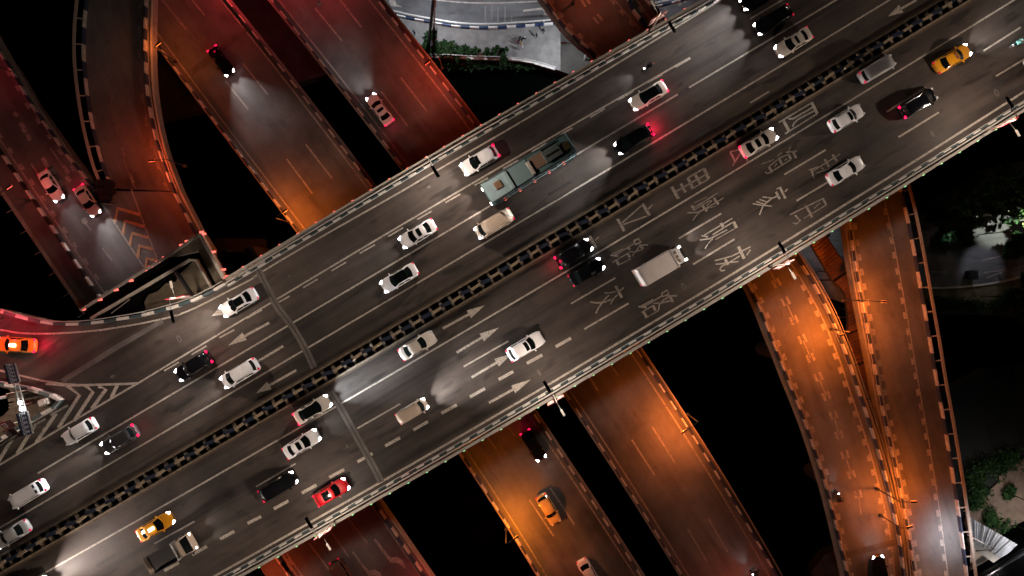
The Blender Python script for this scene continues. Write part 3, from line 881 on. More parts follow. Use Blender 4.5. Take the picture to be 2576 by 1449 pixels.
# --- first pair of straight roads
E3L = fit_vu([(387,103),(427,160),(462,210),(490,250),(520,290),(555,333),(620,413),(674,486),(710,537),(754,597),(1154,1143),(1288,1349),(1351,1449)], -160, 1640, 60, 3)
E3R = fit_vu([(583,0),(644,77),(694,140),(754,218),(804,281),(877,376),(944,463),(1345,1033),(1398,1107),(1475,1220),(1521,1289),(1621,1449)], -160, 1640, 60, 3)
E4L = fit_vu([(671,-4),(727,68),(801,160),(857,231),(931,325),(1014,433),(1416,994),(1501,1121),(1588,1256),(1708,1449)], -160, 1640, 60, 3)
E4R = fit_vu([(972,6),(1034,83),(1087,150),(1151,232),(1207,305),(1611,876),(1675,966),(1733,1050),(1795,1150),(1858,1253),(1932,1380),(1968,1449)], -160, 1640, 60, 3)
deck("lower_road_orange_lamps", E3L, E3R, Z_LOW, M_ASPH_LOW)
deck("lower_road_red_lamps", E4L, E4R, Z_LOW, M_ASPH_LOW)
parapet("road_parapet", "striped parapet on the left edge of the orange-lit straight road", E3L, Z_LOW, +1)
parapet("road_parapet", "striped parapet on the right edge of the orange-lit straight road", E3R, Z_LOW, -1)
parapet("road_parapet", "striped parapet on the left edge of the reddish straight road", E4L, Z_LOW, +1)
parapet("road_parapet", "striped parapet on the right edge of the reddish straight road beside the lit bank", E4R, Z_LOW, -1, off=.75)

mk = Marks(Z_LOW + .004)
def edge_line(path, z, d, wdt=.17, mm=None):
    q = offset(resample(W3(path, z + .004), 2.0), d); (mm or mk).mb.ribbon(q, wdt); return q
edge_line(E3L, Z_LOW, +1.02); edge_line(E3R, Z_LOW, -1.0); edge_line(E4L, Z_LOW, +1.02); edge_line(E4R, Z_LOW, -1.5, .2)
for a, b in (((0,0),(1225,0),(1405,222)), ((0,0),(1450,0),(1545,115)), ((0,0),(1700,610),(1875,828)), ((0,0),(1830,475),(2022,715)),
             ((1,0),(375,1088),(575,1348)), ((1,0),(230,1198),(425,1460)), ((1,0),(447,62),(650,310)), ((1,0),(635,0),(795,205)), ((1,0),(1092,585),(1293,843)), ((1,0),(945,690),(1145,952)),
             ((2,2),(130,872),(313,1148)), ((2,2),(287,783),(470,1060)), ((2,2),(-90,310),(30,400)), ((1,2),(1750,405),(1812,490)),
             ((2,2),(1060,325),(1235,603)), ((2,2),(903,420),(1078,690)), ((2,2),(1327,1095),(1475,1347)), ((2,2),(1482,1015),(1628,1268)), ((2,1),(755,1315),(800,1385)), ((2,1),(590,1405),(640,1480))) if False else ():
    pass
DASH = [((0,0),(1225,0),(1405,222)), ((0,0),(1450,0),(1545,115)), ((0,0),(1700,610),(1875,828)), ((0,0),(1830,475),(2022,715)),
        ((1,0),(375,1088),(575,1348)), ((1,0),(230,1198),(425,1460)), ((1,0),(447,62),(650,310)), ((1,0),(635,0),(795,205)), ((1,0),(1092,585),(1293,843)), ((1,0),(945,690),(1145,952)),
        ((2,2),(130,872),(313,1148)), ((2,2),(287,783),(470,1060)), ((2,2),(-60,290),(30,400)), ((1,2),(1750,405),(1812,490)),
        ((2,2),(1060,325),(1235,603)), ((2,2),(903,420),(1078,690)), ((2,2),(1327,1095),(1475,1347)), ((2,2),(1482,1015),(1628,1268)), ((2,1),(700,1240),(800,1385)), ((2,1),(560,1355),(650,1500))]
for cr, a, b in DASH:
    mk.line([T(cr[0], cr[1], *a), T(cr[0], cr[1], *b)], .19)
mk.out("lower_lane_lines", M_PAINT_L)
m = MB(); m.ribbon(W3([T(0,0,1865,215), T(0,0,1690,350), T(0,0,1430,560)], Z_LOW + .012), .75)
tag(m.obj("lower_joint_strip", concrete("joint_lower", (.10, .09, .08))), kind="structure")

# --- the wide road with the merging ramp (far left) that comes out again at the bottom
D1L = fit_vu([(10,483),(110,630),(210,778),(654,1429)], 250, 1640, 50, 1)
D1R = TL(0, 0, [(-260,-150),(0,330),(150,565),(260,760),(400,960),(560,1185),(740,1405)])
D2R = [(386,-60,14.3),(386,0,14.2),(384,110,13.9),(388,217,13.3),(400,300,12.8),(420,383,12.2),(457,483,Z_MID),(507,581,Z_MID)]
D2L = [(202,-60,14.3),(200,0,14.2),(194,67,14.0),(193,147,13.7),(202,240,13.2),(217,327,12.6),(240,417,11.9),(263,473,Z_MID),(270,500,Z_MID)]
D6R = fit_vu([(507,581),(959,1263),(1087,1449)], 581, 1640, 30, 2)
polyA = [(-160, -60)] + D1R + [(262, 480), (457, 483)] + D6R + D1L[::-1]
tag(sheet("merging_road", polyA, Z_MID, None, 1.1, [M_ASPH_LOW, M_CONC]), kind="structure")
D2Ls = catmull(D2L[:-1], 5); D2Rs = catmull(D2R[:-1], 5)
deck("curved_ramp", [(p[0] + 20, p[1], p[2]) for p in D2Ls], D2Rs, 0, M_ASPH_RAMP, 1.1, 36)
parapet("road_parapet", "dim striped parapet on the right edge of the far-left road", D1R, Z_MID, -1, off=.3)
parapet("road_parapet", "striped parapet on the orange-lit right edge of the curved ramp", D2Rs, 0, -1, seg=1.25, off=.55, rail=True, rim_mat=M_CONC_L)
parapet("road_parapet", "short striped parapet where the curved ramp meets the merging road", [(457, 484), (507, 581)], Z_MID, -1, off=.55, rim_mat=M_CONC_L)
parapet("road_parapet", "striped parapet on the right edge of the dark red road below the main bridge", D6R[1:], Z_MID, -1, off=.5)

def outrigger_rail(name, label, path, z, side, gap, mat, every, nbr):
    """steel rail carried on brackets outside the parapet"""
    pts = resample(W3(path, z), 1.0)
    t = thing(name, label, "railing", pts[len(pts) // 2])
    q = [p + Vector((0, 0, .55)) for p in pts]
    m = MB(); m.wall([p + Vector((0, 0, .4)) for p in pts], .30, .2); m.obj("rail_beam", mat, t, local=False)
    ins = offset(pts, side * gap)
    k = 0
    step = max(1, int(every))
    for i in range(2, len(pts), step):
        m = MB(); m.tube([pts[i] + Vector((0, 0, .5)), ins[i] + Vector((0, 0, .3))], .085, 5); m.obj("bracket", mat, t, local=False)
    m = MB(); m.wall(ins, .14, .6, dz=0, seg=lambda k: (k // 2) % 2); m.obj("striped_barrier", [M_WHITE_L, M_BLUE_L], t, local=False)
    return t
outrigger_rail("ramp_railing", "steel railing with brackets on the left edge of the curved ramp", D2Ls, 0, +1, 1.0, M_RAILBR, 3, 0)
t = thing("side_railing", "thin railing with outward brackets on the outer edge of the far-left road", "railing", P(110, 630, Z_MID))
q = resample(W3([p for p in D1L if p[1] < 800], Z_MID), 1.0)
m = MB(); m.wall(q, .14, .7); m.obj("rail_beam", M_CONC, t, local=False)
for i in range(1, len(q), 3):
    n = normals2d(q)[i]; m = MB(); m.tube([q[i] + Vector((0, 0, .6)), q[i] - n * .8 + Vector((0, 0, .75))], .03, 4); m.obj("bracket", M_RAILBR, t, local=False)
inner = offset(resample(W3([p for p in D1L], Z_MID), 1.25), 2.55)
t = thing("lane_divider", "striped divider between the far-left road and its dark side lane", "barrier", inner[10])
m = MB(); m.wall(inner, .2, .6, seg=lambda k: k % 2); m.obj("striped_barrier", [M_WHITE, M_TRIM], t, local=False)

mk = Marks(Z_MID + .004)
ln = offset(resample(W3([p for p in D1L], Z_MID + .004), 1.0), 3.15); mk.mb.ribbon(ln, .18); squares(mk, ln, 1, 2.3, .95, .38, .32)
ln = offset(resample(W3(D1R, Z_MID + .004), 1.0), -.75); mk.mb.ribbon(ln, .14); squares(mk, ln, -1, 2.3, .95, .38, .30)
edge_line(D6R, Z_MID, -1.15, .2, mk)
Q0 = lambda x, y: T(0, 1, x, y)
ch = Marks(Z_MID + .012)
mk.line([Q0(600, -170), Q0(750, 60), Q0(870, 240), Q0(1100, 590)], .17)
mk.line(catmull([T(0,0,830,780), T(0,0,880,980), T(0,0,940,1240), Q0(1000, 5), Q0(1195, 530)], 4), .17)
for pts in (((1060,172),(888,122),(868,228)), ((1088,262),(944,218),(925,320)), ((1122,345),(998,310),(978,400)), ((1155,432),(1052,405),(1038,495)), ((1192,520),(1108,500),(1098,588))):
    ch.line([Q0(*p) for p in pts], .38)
ch.out("painted_chevrons", paint("orange_lit_paint", (.62, .36, .18), .3))  # the orange of the lamp light is put into the chevron colour
mk.line([Q0(775,425), Q0(845,515)], .17)
mk.line([T(0,0,380,1120), T(0,0,500,1290)], .15)
mk.line([T(0,0,235,1235), T(0,0,300,1330)], .2)
mk.poly([Q0(*p) for p in ((612,205),(645,190),(662,225),(655,250),(620,235))]); mk.line([Q0(645, 235), Q0(688, 290)], .14)
for a, b in (((105,850),(135,880)), ((150,930),(185,965)), ((165,970),(200,1000)), ((205,1010),(225,1060)), ((320,1190),(360,1260)), ((390,1270),(420,1310)), ((450,1360),(480,1400)), ((480,1250),(520,1310)), ((500,1330),(530,1370))):
    mk.line([T(0,0,*a), T(0,0,*b)], .5)
# below the main bridge
mk.line([T(1,2,230,1280), T(1,2,352,1452), T(1,2,450,1600)], .17)
mk.line([T(1,2,400,1200), T(1,2,550,1400)], .17); mk.line([T(1,2,550,1090), T(1,2,700,1305)], .17); mk.line([T(1,2,690,1010), T(1,2,838,1200)], .17)
mk.line([T(1,2,230,1360), T(1,2,270,1412)], .26)
for dx, dy in ((0, 0), (-165, 98)):
    c = lambda x, y: T(1, 2, x + dx, y + dy)
    mk.line([c(895,1170), c(1010,1325)], .32)
    mk.poly([c(1000,1290), c(1022,1312), c(1060,1300), c(1105,1330), c(1135,1400), c(1075,1352), c(1012,1350), c(995,1310)])
mk.out("merging_road_lines", M_PAINT_L)
m = MB(); m.ribbon(W3([T(0,0,430,1050), T(0,0,150,1215)], Z_MID + .012), .8)
tag(m.obj("lower_joint_strip", concrete("joint_lower_b", (.11, .10, .09))), kind="structure")

# ramp paint follows the slope
def ramp_line(Lp, Rp, f, wdt, sq=None, dz=.006):
    a = resample(W3(Lp, 0), n=60); b = resample(W3(Rp, 0), n=60)
    wl = [(p.lerp(q, f)) + Vector((0, 0, dz)) for p, q in zip(a, b)]
    m.ribbon(wl, wdt)
    return wl
m = MB()
def squares_on(mb, pts, side, step, length, width, off):
    q = resample(pts, .2); ns = normals2d(q); k = 3.0
    while k < len(q) - length / .2 - 1:
        seg = [q[int(k) + i] + ns[int(k) + i] * side * off for i in range(0, int(length / .2) + 1)]
        mb.ribbon(seg, width, dz=.005); k += step / .2
wl = ramp_line(D2Ls, D2Rs, .40, .13); squares_on(m, wl, 1, 3.2, 1.3, .36, .25)
wl = ramp_line(D2Ls, D2Rs, .84, .13); squares_on(m, wl, -1, 2.6, 1.0, .3, .2)
ramp_line(D2Ls, D2Rs, .15, .10)
tag(m.obj("curved_ramp_lines", M_PAINT_LW), kind="structure")
m = MB(); m.ribbon([p + Vector((0, 0, .012)) for p in W3([T(0,0,730,745) + (12.9,), T(0,0,1120,680) + (12.9,)], 0)], .7)
tag(m.obj("lower_joint_strip", concrete("joint_lower_c", (.10, .09, .08))), kind="structure")

# crash cushion at the nose of the curved ramp
t = thing("crash_cushion", "dark rounded crash cushion at the nose between the far-left road and the curved ramp", "crash cushion", P(272, 498, Z_MID))
for k, (x, y, r) in enumerate(((0, 0, .55), (-.45, .85, .5), (.5, .8, .5), (-.55, 1.6, .5), (.45, 1.65, .5))):
    m = MB(); m.cyl((x, y, .5), r, 1.0, 16); m.obj("barrel", M_DARK, t, smooth=False)
m = MB(); m.box((-.1, -.75, .6), (1.9, .12, .9)); m.obj("marker_board", M_TRIM, t)
m = MB(); m.tube([(-1.1, -.7, .9), (1.0, -.9, .9)], .05, 6); m.obj("top_bar", M_STEEL, t)

# --- road at the top right that reappears as the curving ramp on the right, and its neighbour
Z_R = 11.0
D9L = catmull([(1295, -90), (1401, 60), (1461, 122), (1501, 160), (1640, 390), (1760, 560), (1871, 716), (1932, 858), (1975, 966), (2015, 1066), (2059, 1199), (2084, 1290), (2106, 1383), (2121, 1449), (2140, 1560)], 5)
D9R = catmull([(1560, -100), (1625, -20), (1668, 40), (1760, 200), (1880, 420), (1960, 560), (2012, 640), (2049, 697), (2092, 776), (2119, 838), (2145, 905), (2165, 966), (2187, 1030), (2222, 1140), (2250, 1249), (2270, 1340), (2283, 1449), (2296, 1560)], 5)
D10L = catmull([(2060, 300), (2100, 450), (2122, 563), (2139, 680), (2162, 800), (2185, 916), (2200, 1000), (2216, 1075), (2243, 1199), (2264, 1310), (2287, 1449), (2304, 1560)], 5)
D10R = catmull([(2200, 200), (2250, 360), (2285, 483), (2309, 590), (2332, 716), (2355, 845), (2375, 966), (2392, 1060), (2415, 1200), (2432, 1316), (2449, 1449), (2462, 1560)], 5)
deck("curving_road_right", D9L, D9R, Z_R, M_ASPH_RAMP, n=80)
deck("outer_ramp_right", D10L, [(u - 19, v + 3) for u, v in D10R], Z_R + .05, M_ASPH_RAMP, n=60)
parapet("road_parapet", "striped parapet on the left edge of the curving orange road at the right", D9L, Z_R, +1, off=.3, seg=1.25)
parapet("road_parapet", "striped parapet with rail on the right edge of the curving orange road at the right", D9R, Z_R, -1, off=.75, seg=1.35, rail=True)
parapet("road_parapet", "brightly lit striped parapet on the left edge of the outer right ramp", D10L, Z_R + .05, +1, off=.35, seg=1.25, rail=True)
outrigger_rail("ramp_railing", "long pale steel railing with brackets on the outer edge of the right ramp", D10R, Z_R + .05, -1, 1.0, M_RAILBR, 3, 0)
mk = Marks(Z_R + .004)
q = lambda path, d, z=Z_R: offset(resample(W3(path, z + .004), .8), d)
ln = q(D9L, .80); mk.mb.ribbon(ln, .15); squares(mk, ln, 1, 1.85, .85, .42, .30)
ln = q(D9R, -1.5); mk.mb.ribbon(ln, .19); squares(mk, ln, -1, 1.85, .85, .45, .33)
C9 = [T(3,1,-60,470), T(3,1,60,680), T(3,1,145,850), T(3,1,215,1010), T(3,1,285,1165), T(3,1,350,1320), T(3,2,415,30), T(3,2,480,190), T(3,2,525,345), T(3,2,575,510), T(3,2,625,670), T(3,2,680,830), T(3,2,705,1000), T(3,2,740,1150)]
cc = resample(W3(catmull(C9, 4), Z_R + .004), .25); ns = normals2d(cc); k = 4; j = 0
while k < len(cc) - 16:
    for s in (-.33, .33):
        mk.mb.ribbon([cc[k + i] + ns[k + i] * s for i in range(5)], .30)
    if j % 2 == 0: mk.mb.ribbon(cc[k + 3:k + 13], .13, dz=.003)
    k += 10; j += 1
C5 = resample(W3([T(2,0,520,-40), T(2,0,620,110), T(2,0,690,190), T(2,0,790,290)], Z_R + .004), .25); ns = normals2d(C5); k = 2
while k < len(C5) - 6:
    for s in (-.3, .3): mk.mb.ribbon([C5[k + i] + ns[k + i] * s for i in range(5)], .3)
    k += 10
ln = resample(W3([T(2,0,740,-40), T(2,0,850,90), T(2,0,965,220)], Z_R + .004), .5); mk.mb.ribbon(ln, .14); squares(mk, ln, -1, 1.9, .9, .4, .3)
ln = q(D10L, 1.0, Z_R + .05); mk.mb.ribbon(ln, .19); squares(mk, ln, 1, 1.85, .85, .45, .33)
ln = q(D10R, -3.05, Z_R + .05); mk.mb.ribbon(ln, .14); squares(mk, ln, -1, 1.85, .9, .36, .26)
mk.out("ramp_markings_right", M_PAINT_L)
m = MB(); m.ribbon(W3([T(3,2,590,1290), T(3,2,760,1245), T(3,2,975,1190)], Z_R + .012), .75)
tag(m.obj("lower_joint_strip", concrete("joint_lower_d", (.13, .11, .09))), kind="structure")
t = thing("lane_parapet", "short striped parapet inside the road at the top right corner", "barrier", P(1640, 60, Z_R))
m = MB(); pts = resample(W3([T(2,0,850,-60), T(2,0,910,90), T(2,0,1010,215)], Z_R), 1.25)
m.wall(pts, .25, .8, seg=lambda k: k % 2); m.obj("striped_wall", [M_WHITE, M_BLUE], t, local=False)

# piers of the lower roads
for nm, lab, lst, zt in (("road_pier", "concrete pier row under the orange-lit straight road", ((560, 230), (800, 520), (1360, 1180), (1480, 1400)), Z_LOW),
                     ("road_pier", "concrete pier row under the reddish straight road", ((830, 60), (1080, 330), (1560, 1060), (1760, 1340)), Z_LOW),
                     ("road_pier", "concrete pier row under the curving road and ramp at the right", ((2010, 900), (2150, 1250), (2250, 700), (2330, 1150)), Z_R),
                     ("road_pier", "concrete pier row under the merging road at the left", ((130, 520), (330, 700), (900, 1400)), Z_MID)):
    t = thing(nm, lab, "pier", P(*lst[0], 0))
    for (u, v) in lst:
        c = P(u, v, zt); m = MB(); m.cyl((c.x, c.y, (zt - 1.1 - 2.4) / 2), .9, zt - 1.1 + 2.4, 14); m.obj("column", M_CONC_D, t, local=False)

# ================================================================== CONCRETE WEDGE WHERE THE SLIP ROAD LEAVES
Z6w = Wn(560, 820, 4.025)
tag(sheet("wedge_slab", [Z6w(*p) for p in ((300,566),(778,232),(1156,905),(1200,900),(1045,1068),(740,482),(700,500),(385,575))], 23.4, None, .8, [M_CONC_T, M_CONC]), kind="structure")
tag(sheet("unlit_gap_cover", [T(0,1,*p) for p in ((640,890),(1092,592),(1280,492))] + [Z6w(385, 575), Z6w(700, 500), Z6w(740, 482), Z6w(1045, 1075), T(0,1,1560,808), T(0,1,1400,872), T(0,1,1100,944), T(0,1,800,980), T(0,1,640,960)], 22.3, None, .6, [M_BLK, M_BLK]), kind="structure")  # black sheet whose colour stands in for the unlit area here
tag(sheet("inner_platform", [T(0,1,*p) for p in ((1088,835),(1120,772),(1190,750),(1250,690),(1330,676),(1345,628),(1480,502),(1628,766),(1560,805),(1400,868),(1160,925),(1105,895))], 22.9, None, .6, [concrete("stained_platform", (.11, .09, .06), var=.75, scale=.32), M_CONC_D]), kind="structure")
t = thing("wedge_parapet", "pale angled parapet with red lamps around the tan concrete wedge at the left", "parapet", P(505, 589, 23.4))
rim = W3([(206, 780), (365, 680), Z6w(20, 738), Z6w(300, 560), Z6w(780, 232)], 23.6)
m = MB(); m.wall(resample(rim, 1.5), .22, .35); m.obj("rim_beam", M_CONC, t, local=False)
m = MB(); m.wall(resample(W3([Z6w(785, 236), Z6w(1152, 905)], 23.6), 1.5), .34, .5); m.obj("rim_beam", M_CONC_L, t, local=False)
for p in (T(0,1,630,886), T(0,1,755,813), T(0,1,876,739), T(0,1,990,669), T(0,1,1092,590), T(0,1,1135,563), T(0,1,1192,527), T(0,1,1240,494), T(0,1,1370,400), T(0,1,1412,371),
          Z6w(790,202), Z6w(822,232), Z6w(972,502), Z6w(1122,768), Z6w(1170,872)):
    m = MB(); m.box(P(p[0], p[1], 23.8), (.42, .2, .14), rz=.15); m.obj("marker_lamp", M_BEAD_R, t, local=False)
t = thing("platform_kerb", "thin pale kerb outlining the stained inner platform of the wedge", "kerb", P(493, 646, 22.9))
m = MB(); m.wall(resample(W3([T(0,1,700,952), T(0,1,1310,592), T(0,1,1478,492), T(0,1,1632,768)], 22.9), 1.0), .24, .45); m.obj("kerb_beam", M_CONC_L, t, local=False)
m = MB(); m.tube(W3([T(0,1,1325,600), T(0,1,1465,800)], 23.0), .22, 8); m.obj("drain_pipe", M_DARK, t, local=False)
m = MB(); m.tube(W3([T(0,1,840,916), T(0,1,980,810)], 23.2), .03, 5); m.obj("cable", M_STEEL, t, local=False)
# bent cap of a pier and pile blocks near the wedge
t = thing("pier_cap", "dim brown pier cap with blocky ends beside the tan wedge", "pier", P(590, 660, 15))
for q_ in (((545,632),(563,625),(570,655),(548,660)), ((560,634),(605,632),(598,672),(562,690)), ((612,628),(632,617),(648,648),(626,655))):
    a = [P(u, v, 15.0) for u, v in q_]; c = sum(a, Vector()) / 4
    m = MB()
    m.face(a); 
    dn = Vector((0, 0, -6)); m.face([p + dn for p in a[::-1]])
    for i in range(4): m.face((a[i], a[(i + 1) % 4], a[(i + 1) % 4] + dn, a[i] + dn))
    m.obj("cap_block", concrete("pier_block", (.014, .010, .008)), t, local=False)
# stacked rubble along the ledge
t = thing("kerb_rubble", "row of rough pale blocks on the ledge beside the bridge barrier", "rubble", P(600, 690, 24))
m = MB()
for k in range(9):
    c = P(585 + k * 9.5, 702 - k * 5.6, 24.0); m.box(c + Vector((0, 0, .2)), (.35 + random.random() * .2, .3, .4), rz=random.random() * 2)
m.obj("blocks", M_CONC_L, t, local=False)

# ================================================================== NOSE ISLAND AT THE LEFT
ZN = Wn(0, 1320, 4.025)
island = [ZN(*p) for p in ((-160,470),(0,500),(340,540),(480,565),(620,600),(800,655),(880,660),(925,700),(925,750),(870,800),(640,930),(410,1070),(0,1310),(-200,1430),(-200,1100),(0,1000),(60,960),(205,800),(215,700),(130,560),(0,530),(-160,500))]
tag(sheet("nose_island", island, Z_MAIN + .25, None, .24, [M_CONC_T, M_CONC]), kind="structure")
t = thing("nose_barrier", "striped barrier bent round the tip of the nose island at the left edge", "barrier", P(235, 1000, Z_MAIN))
q = resample(W3(catmull([ZN(*p) for p in ((-200,420),(0,455),(340,512),(480,540),(620,582),(800,640),(900,655),(955,705),(955,755),(900,805),(780,868),(640,950),(410,1090),(200,1215),(0,1335),(-200,1450))], 5), Z_MAIN), 1.2)
m = MB(); m.wall(q, .3, .8, seg=lambda k: k % 2); m.obj("striped_barrier", [M_WHITE, M_TEALB], t, local=False)
m = MB(); m.tube([p + Vector((0, 0, .95)) for p in offset(q, .3)], .045, 5); m.obj("pipe_rail", M_STEEL, t, local=False)
t = thing("sand_box", "pale rounded box standing on the tip of the nose island", "box", P(*ZN(720, 742), Z_MAIN + .25), rz=.35)
m = MB(); m.box((0, 0, .45), (.95, .7, .9)); m.obj("box_body", M_CONC_L, t, bevel=.12)
m = MB(); m.box((0, 0, .93), (.7, .5, .08)); m.obj("box_lid", M_WHITE, t, bevel=.02)
t = thing("equipment_rack", "tan metal equipment rack on the nose island beside the gantry foot", "equipment", P(*ZN(365, 685), Z_MAIN + .25), rz=.2)
for x in (-.6, .6):
    for y in (-.7, .7): m = MB(); m.tube([(x, y, 0), (x, y, 1.6)], .06, 6); m.obj("leg", M_RAILBR, t)
for y in (-.45, .05, .5):
    m = MB(); m.box((0, y, 1.3), (1.2, .35, .5)); m.obj("rack_unit", M_CONC_T, t, bevel=.03)

# gantry sign across the nose: a long navy board seen nearly edge on
gx = P(*ZN(290, 640), Z_MAIN)
t = thing("gantry_sign", "dark navy overhead sign boards on a steel gantry above the nose island", "road sign", gx)
for a, b in (((235, 640), 7.2),):
    m = MB(); c = P(*ZN(250, 640), Z_MAIN); m.tube([c, c + Vector((0, 0, 7.0))], .16, 10); m.obj("post", M_POLE, t, local=False)
def board(p0, p1, z0, z1, th=.18):
    a, b = P(*ZN(*p0), z1), P(*ZN(*p1), z1)
    d = (b - a); L_ = d.length; d.normalize(); n = Vector((-d.y, d.x, 0)); c = (a + b) / 2
    return a, b, d, n, c, L_
for (p0, p1) in (((128, 185), (208, 470)), ((318, 915), (405, 1255))):
    a, b, d, n, c, L_ = board(p0, p1, 0, 31.0)
    # board leans back, face up to the left carriageway
    tilt = Matrix.Rotation(math.atan2(d.y, d.x), 3, 'Z') @ Matrix.Rotation(R(-84), 3, 'X')
    m = MB(); m.box(c, (L_, 1.15, .12), rot=tilt); bo = m.obj("sign_board", M_SIGNB, t, local=False)
    m = MB(); m.tube([a - Vector((0, 0, .9)), b - Vector((0, 0, .9))], .07, 6); m.obj("truss_chord", M_POLE, t, local=False)
    m = MB()
    rows = 5
    for r_ in range(rows):
        x = (r_ + .5) / rows * L_ - L_ / 2
        for (dx, dy, wx, wy) in ((-.12, .28, .34, .07), (-.12, .05, .34, .07), (-.08, .1, .07, .5), (.1, -.14, .30, .07), (-.2, -.2, .07, .35), (.05, -.34, .34, .07)):
            m.box(c + tilt @ Vector((x + dx * .8, dy, .075)), (wx * .8, wy, .02), rot=tilt)
    m.obj("sign_legend", M_SIGNW, bo, local=False)
m = MB(); m.tube([P(*ZN(160, 300), 30.6), P(*ZN(330, 900), 30.6)], .08, 6); m.tube([P(*ZN(230, 300), 30.2), P(*ZN(400, 900), 30.2)], .06, 6); m.obj("truss_chord", M_POLE, t, local=False)
bpy.context.view_layer.update()
lamp_loc = P(*ZN(340, 855), 30.9)
m = MB(); m.box(lamp_loc, (.5, .35, .1)); m.obj("sign_light", glow("sign_light_glow", (.9, .95, 1), 20), t, local=False)
m = MB(); m.box(P(*ZN(303, 765), 30.9), (.3, .3, .1)); m.obj("sign_light", glow("sign_light_glow_b", (.9, .95, 1), 20), t, local=False)
for off_, lab in (((120, 1095), "red and white striped signboard higher on the nose island"), ((165, 1215), "red and white striped signboard lower, touching the nose barrier")):
    c = P(*ZN(*off_), Z_MAIN + 3.2)
    t = thing("warning_sign", lab, "road sign", (c.x, c.y, Z_MAIN + .2), rz=.35)
    m = MB(); m.tube([(0, 0, 0), (0, 0, 3)], .05, 6); m.obj("post", M_POLE, t)
    rt = Matrix.Rotation(R(35), 3, 'X')
    m = MB(); m.box((-.28, 0, 3), (.55, .95, .05), rot=rt); bo = m.obj("sign_panel", M_RED, t)
    m = MB(); m.box((.28, 0, 3), (.55, .95, .05), rot=rt); m.obj("sign_panel", M_REDF, t)
    m = MB()
    for dy in (-.25, 0, .25): m.box(Vector((-.28, 0, 3)) + rt @ Vector((0, dy, .035)), (.34, .08, .02), rot=rt)
    m.box(Vector((-.12, 0, 3)) + rt @ Vector((0, 0, .037)), (.07, .58, .02), rot=rt)
    m.obj("sign_legend", M_SIGNW, bo)

# ================================================================== ROOFED WALKWAY BETWEEN THE RAMPS
t = thing("roofed_walkway", "rusty corrugated roof of a covered walkway running between the two curving ramps", "walkway", P(2120, 700, 0))
RL = catmull([(2030, 590), (2042, 618), (2070, 665), (2094, 706), (2122, 735), (2131, 783), (2135, 860), (2152, 960), (2182, 1080), (2225, 1220)], 5)
RR = catmull([(2066, 560), (2079, 593), (2108, 640), (2133, 676), (2156, 720), (2172, 790), (2186, 870), (2204, 960), (2224, 1080), (2250, 1220)], 5)
a = resample(W3(RL, 6.0), n=150); b = resample(W3(RR, 6.0), n=150)
m = MB()
for k in range(149):
    dz0 = Vector((0, 0, .09 if k % 2 else 0)); dz1 = Vector((0, 0, .09 if (k + 1) % 2 else 0))
    m.face((a[k] + dz0, b[k] + dz0, b[k + 1] + dz1, a[k + 1] + dz1))
m.obj("roof_sheet", M_ROOF_BR, t, local=False)
for s_ in (a, b):
    m = MB(); m.wall(s_[::3], .18, .35, dz=-.3); m.obj("eaves_gutter", M_CONC_D, t, local=False)
for k in (30, 62, 80, 100, 122):
    m = MB(); m.wall([a[k] + Vector((0, 0, .06)), b[k] + Vector((0, 0, .06))], .22, .12); m.obj("roof_flashing", M_TRIM, t, local=False)
for k in range(5, 149, 24):
    for s in (a, b):
        m = MB(); p = s[k]; m.tube([(p.x, p.y, -.2), (p.x, p.y, 5.8)], .1, 8); m.obj("post", M_CONC_D, t, local=False)

# ================================================================== SHED AT THE BOTTOM RIGHT
ZS = Wn(3500, 1640, 2.786)
t = thing("metal_shed", "shed with pale corrugated roof in the bottom right corner", "shed", P(2500, 1370, 0))
c4 = [P(*ZS(*p), z) for p, z in (((340, 812), 3.6), ((912, 1138), 3.6), ((700, 1262), 4.4), ((385, 1055), 4.4))]
m = MB(); N = 44
for k in range(N):
    f0, f1 = k / N, (k + 1) / N
    z0 = Vector((0, 0, .07 if k % 2 else 0)); z1 = Vector((0, 0, .07 if (k + 1) % 2 else 0))
    m.face((c4[0].lerp(c4[1], f0) + z0, c4[3].lerp(c4[2], f0) + z0, c4[3].lerp(c4[2], f1) + z1, c4[0].lerp(c4[1], f1) + z1))
m.obj("roof_sheet", M_ROOF_GR, t, local=False)
m = MB()
for f in (.12, .3, .42, .55, .67, .8): m.wall([c4[0].lerp(c4[1], f) + Vector((0, 0, .08)), c4[3].lerp(c4[2], f) + Vector((0, 0, .08))], .12, .06)
m.obj("roof_seam", flat("seam_grey", (.16, .15, .15)), t, local=False)
m = MB(); m.face([P(*ZS(*p), 4.42) for p in ((385, 1055), (700, 1262), (630, 1312), (400, 1150))]); m.obj("ridge_cap", M_CONC_L, t, local=False)
m = MB(); m.face([P(*ZS(*p), 3.2) for p in ((385, 1140), (635, 1312), (440, 1450), (380, 1400))]); m.obj("canopy", flat("canopy_cream", (.45, .36, .28), .7), t, local=False)
m = MB()
for (p, q_) in (((340, 812), (912, 1138)), ((912, 1138), (700, 1262))):
    A_, B_ = P(*ZS(*p), 3.5), P(*ZS(*q_), 3.5)
    m.face((A_, B_, Vector((B_.x, B_.y, -.3)), Vector((A_.x, A_.y, -.3))))
m.obj("wall", M_CONC_D, t, local=False)
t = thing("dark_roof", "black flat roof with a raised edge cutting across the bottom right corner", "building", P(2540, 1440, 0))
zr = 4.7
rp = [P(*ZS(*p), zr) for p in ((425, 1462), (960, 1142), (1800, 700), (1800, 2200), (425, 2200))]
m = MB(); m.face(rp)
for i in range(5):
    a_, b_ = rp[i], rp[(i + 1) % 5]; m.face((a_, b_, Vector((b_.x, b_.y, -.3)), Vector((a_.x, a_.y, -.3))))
m.obj("roof", M_BLK, t, local=False)
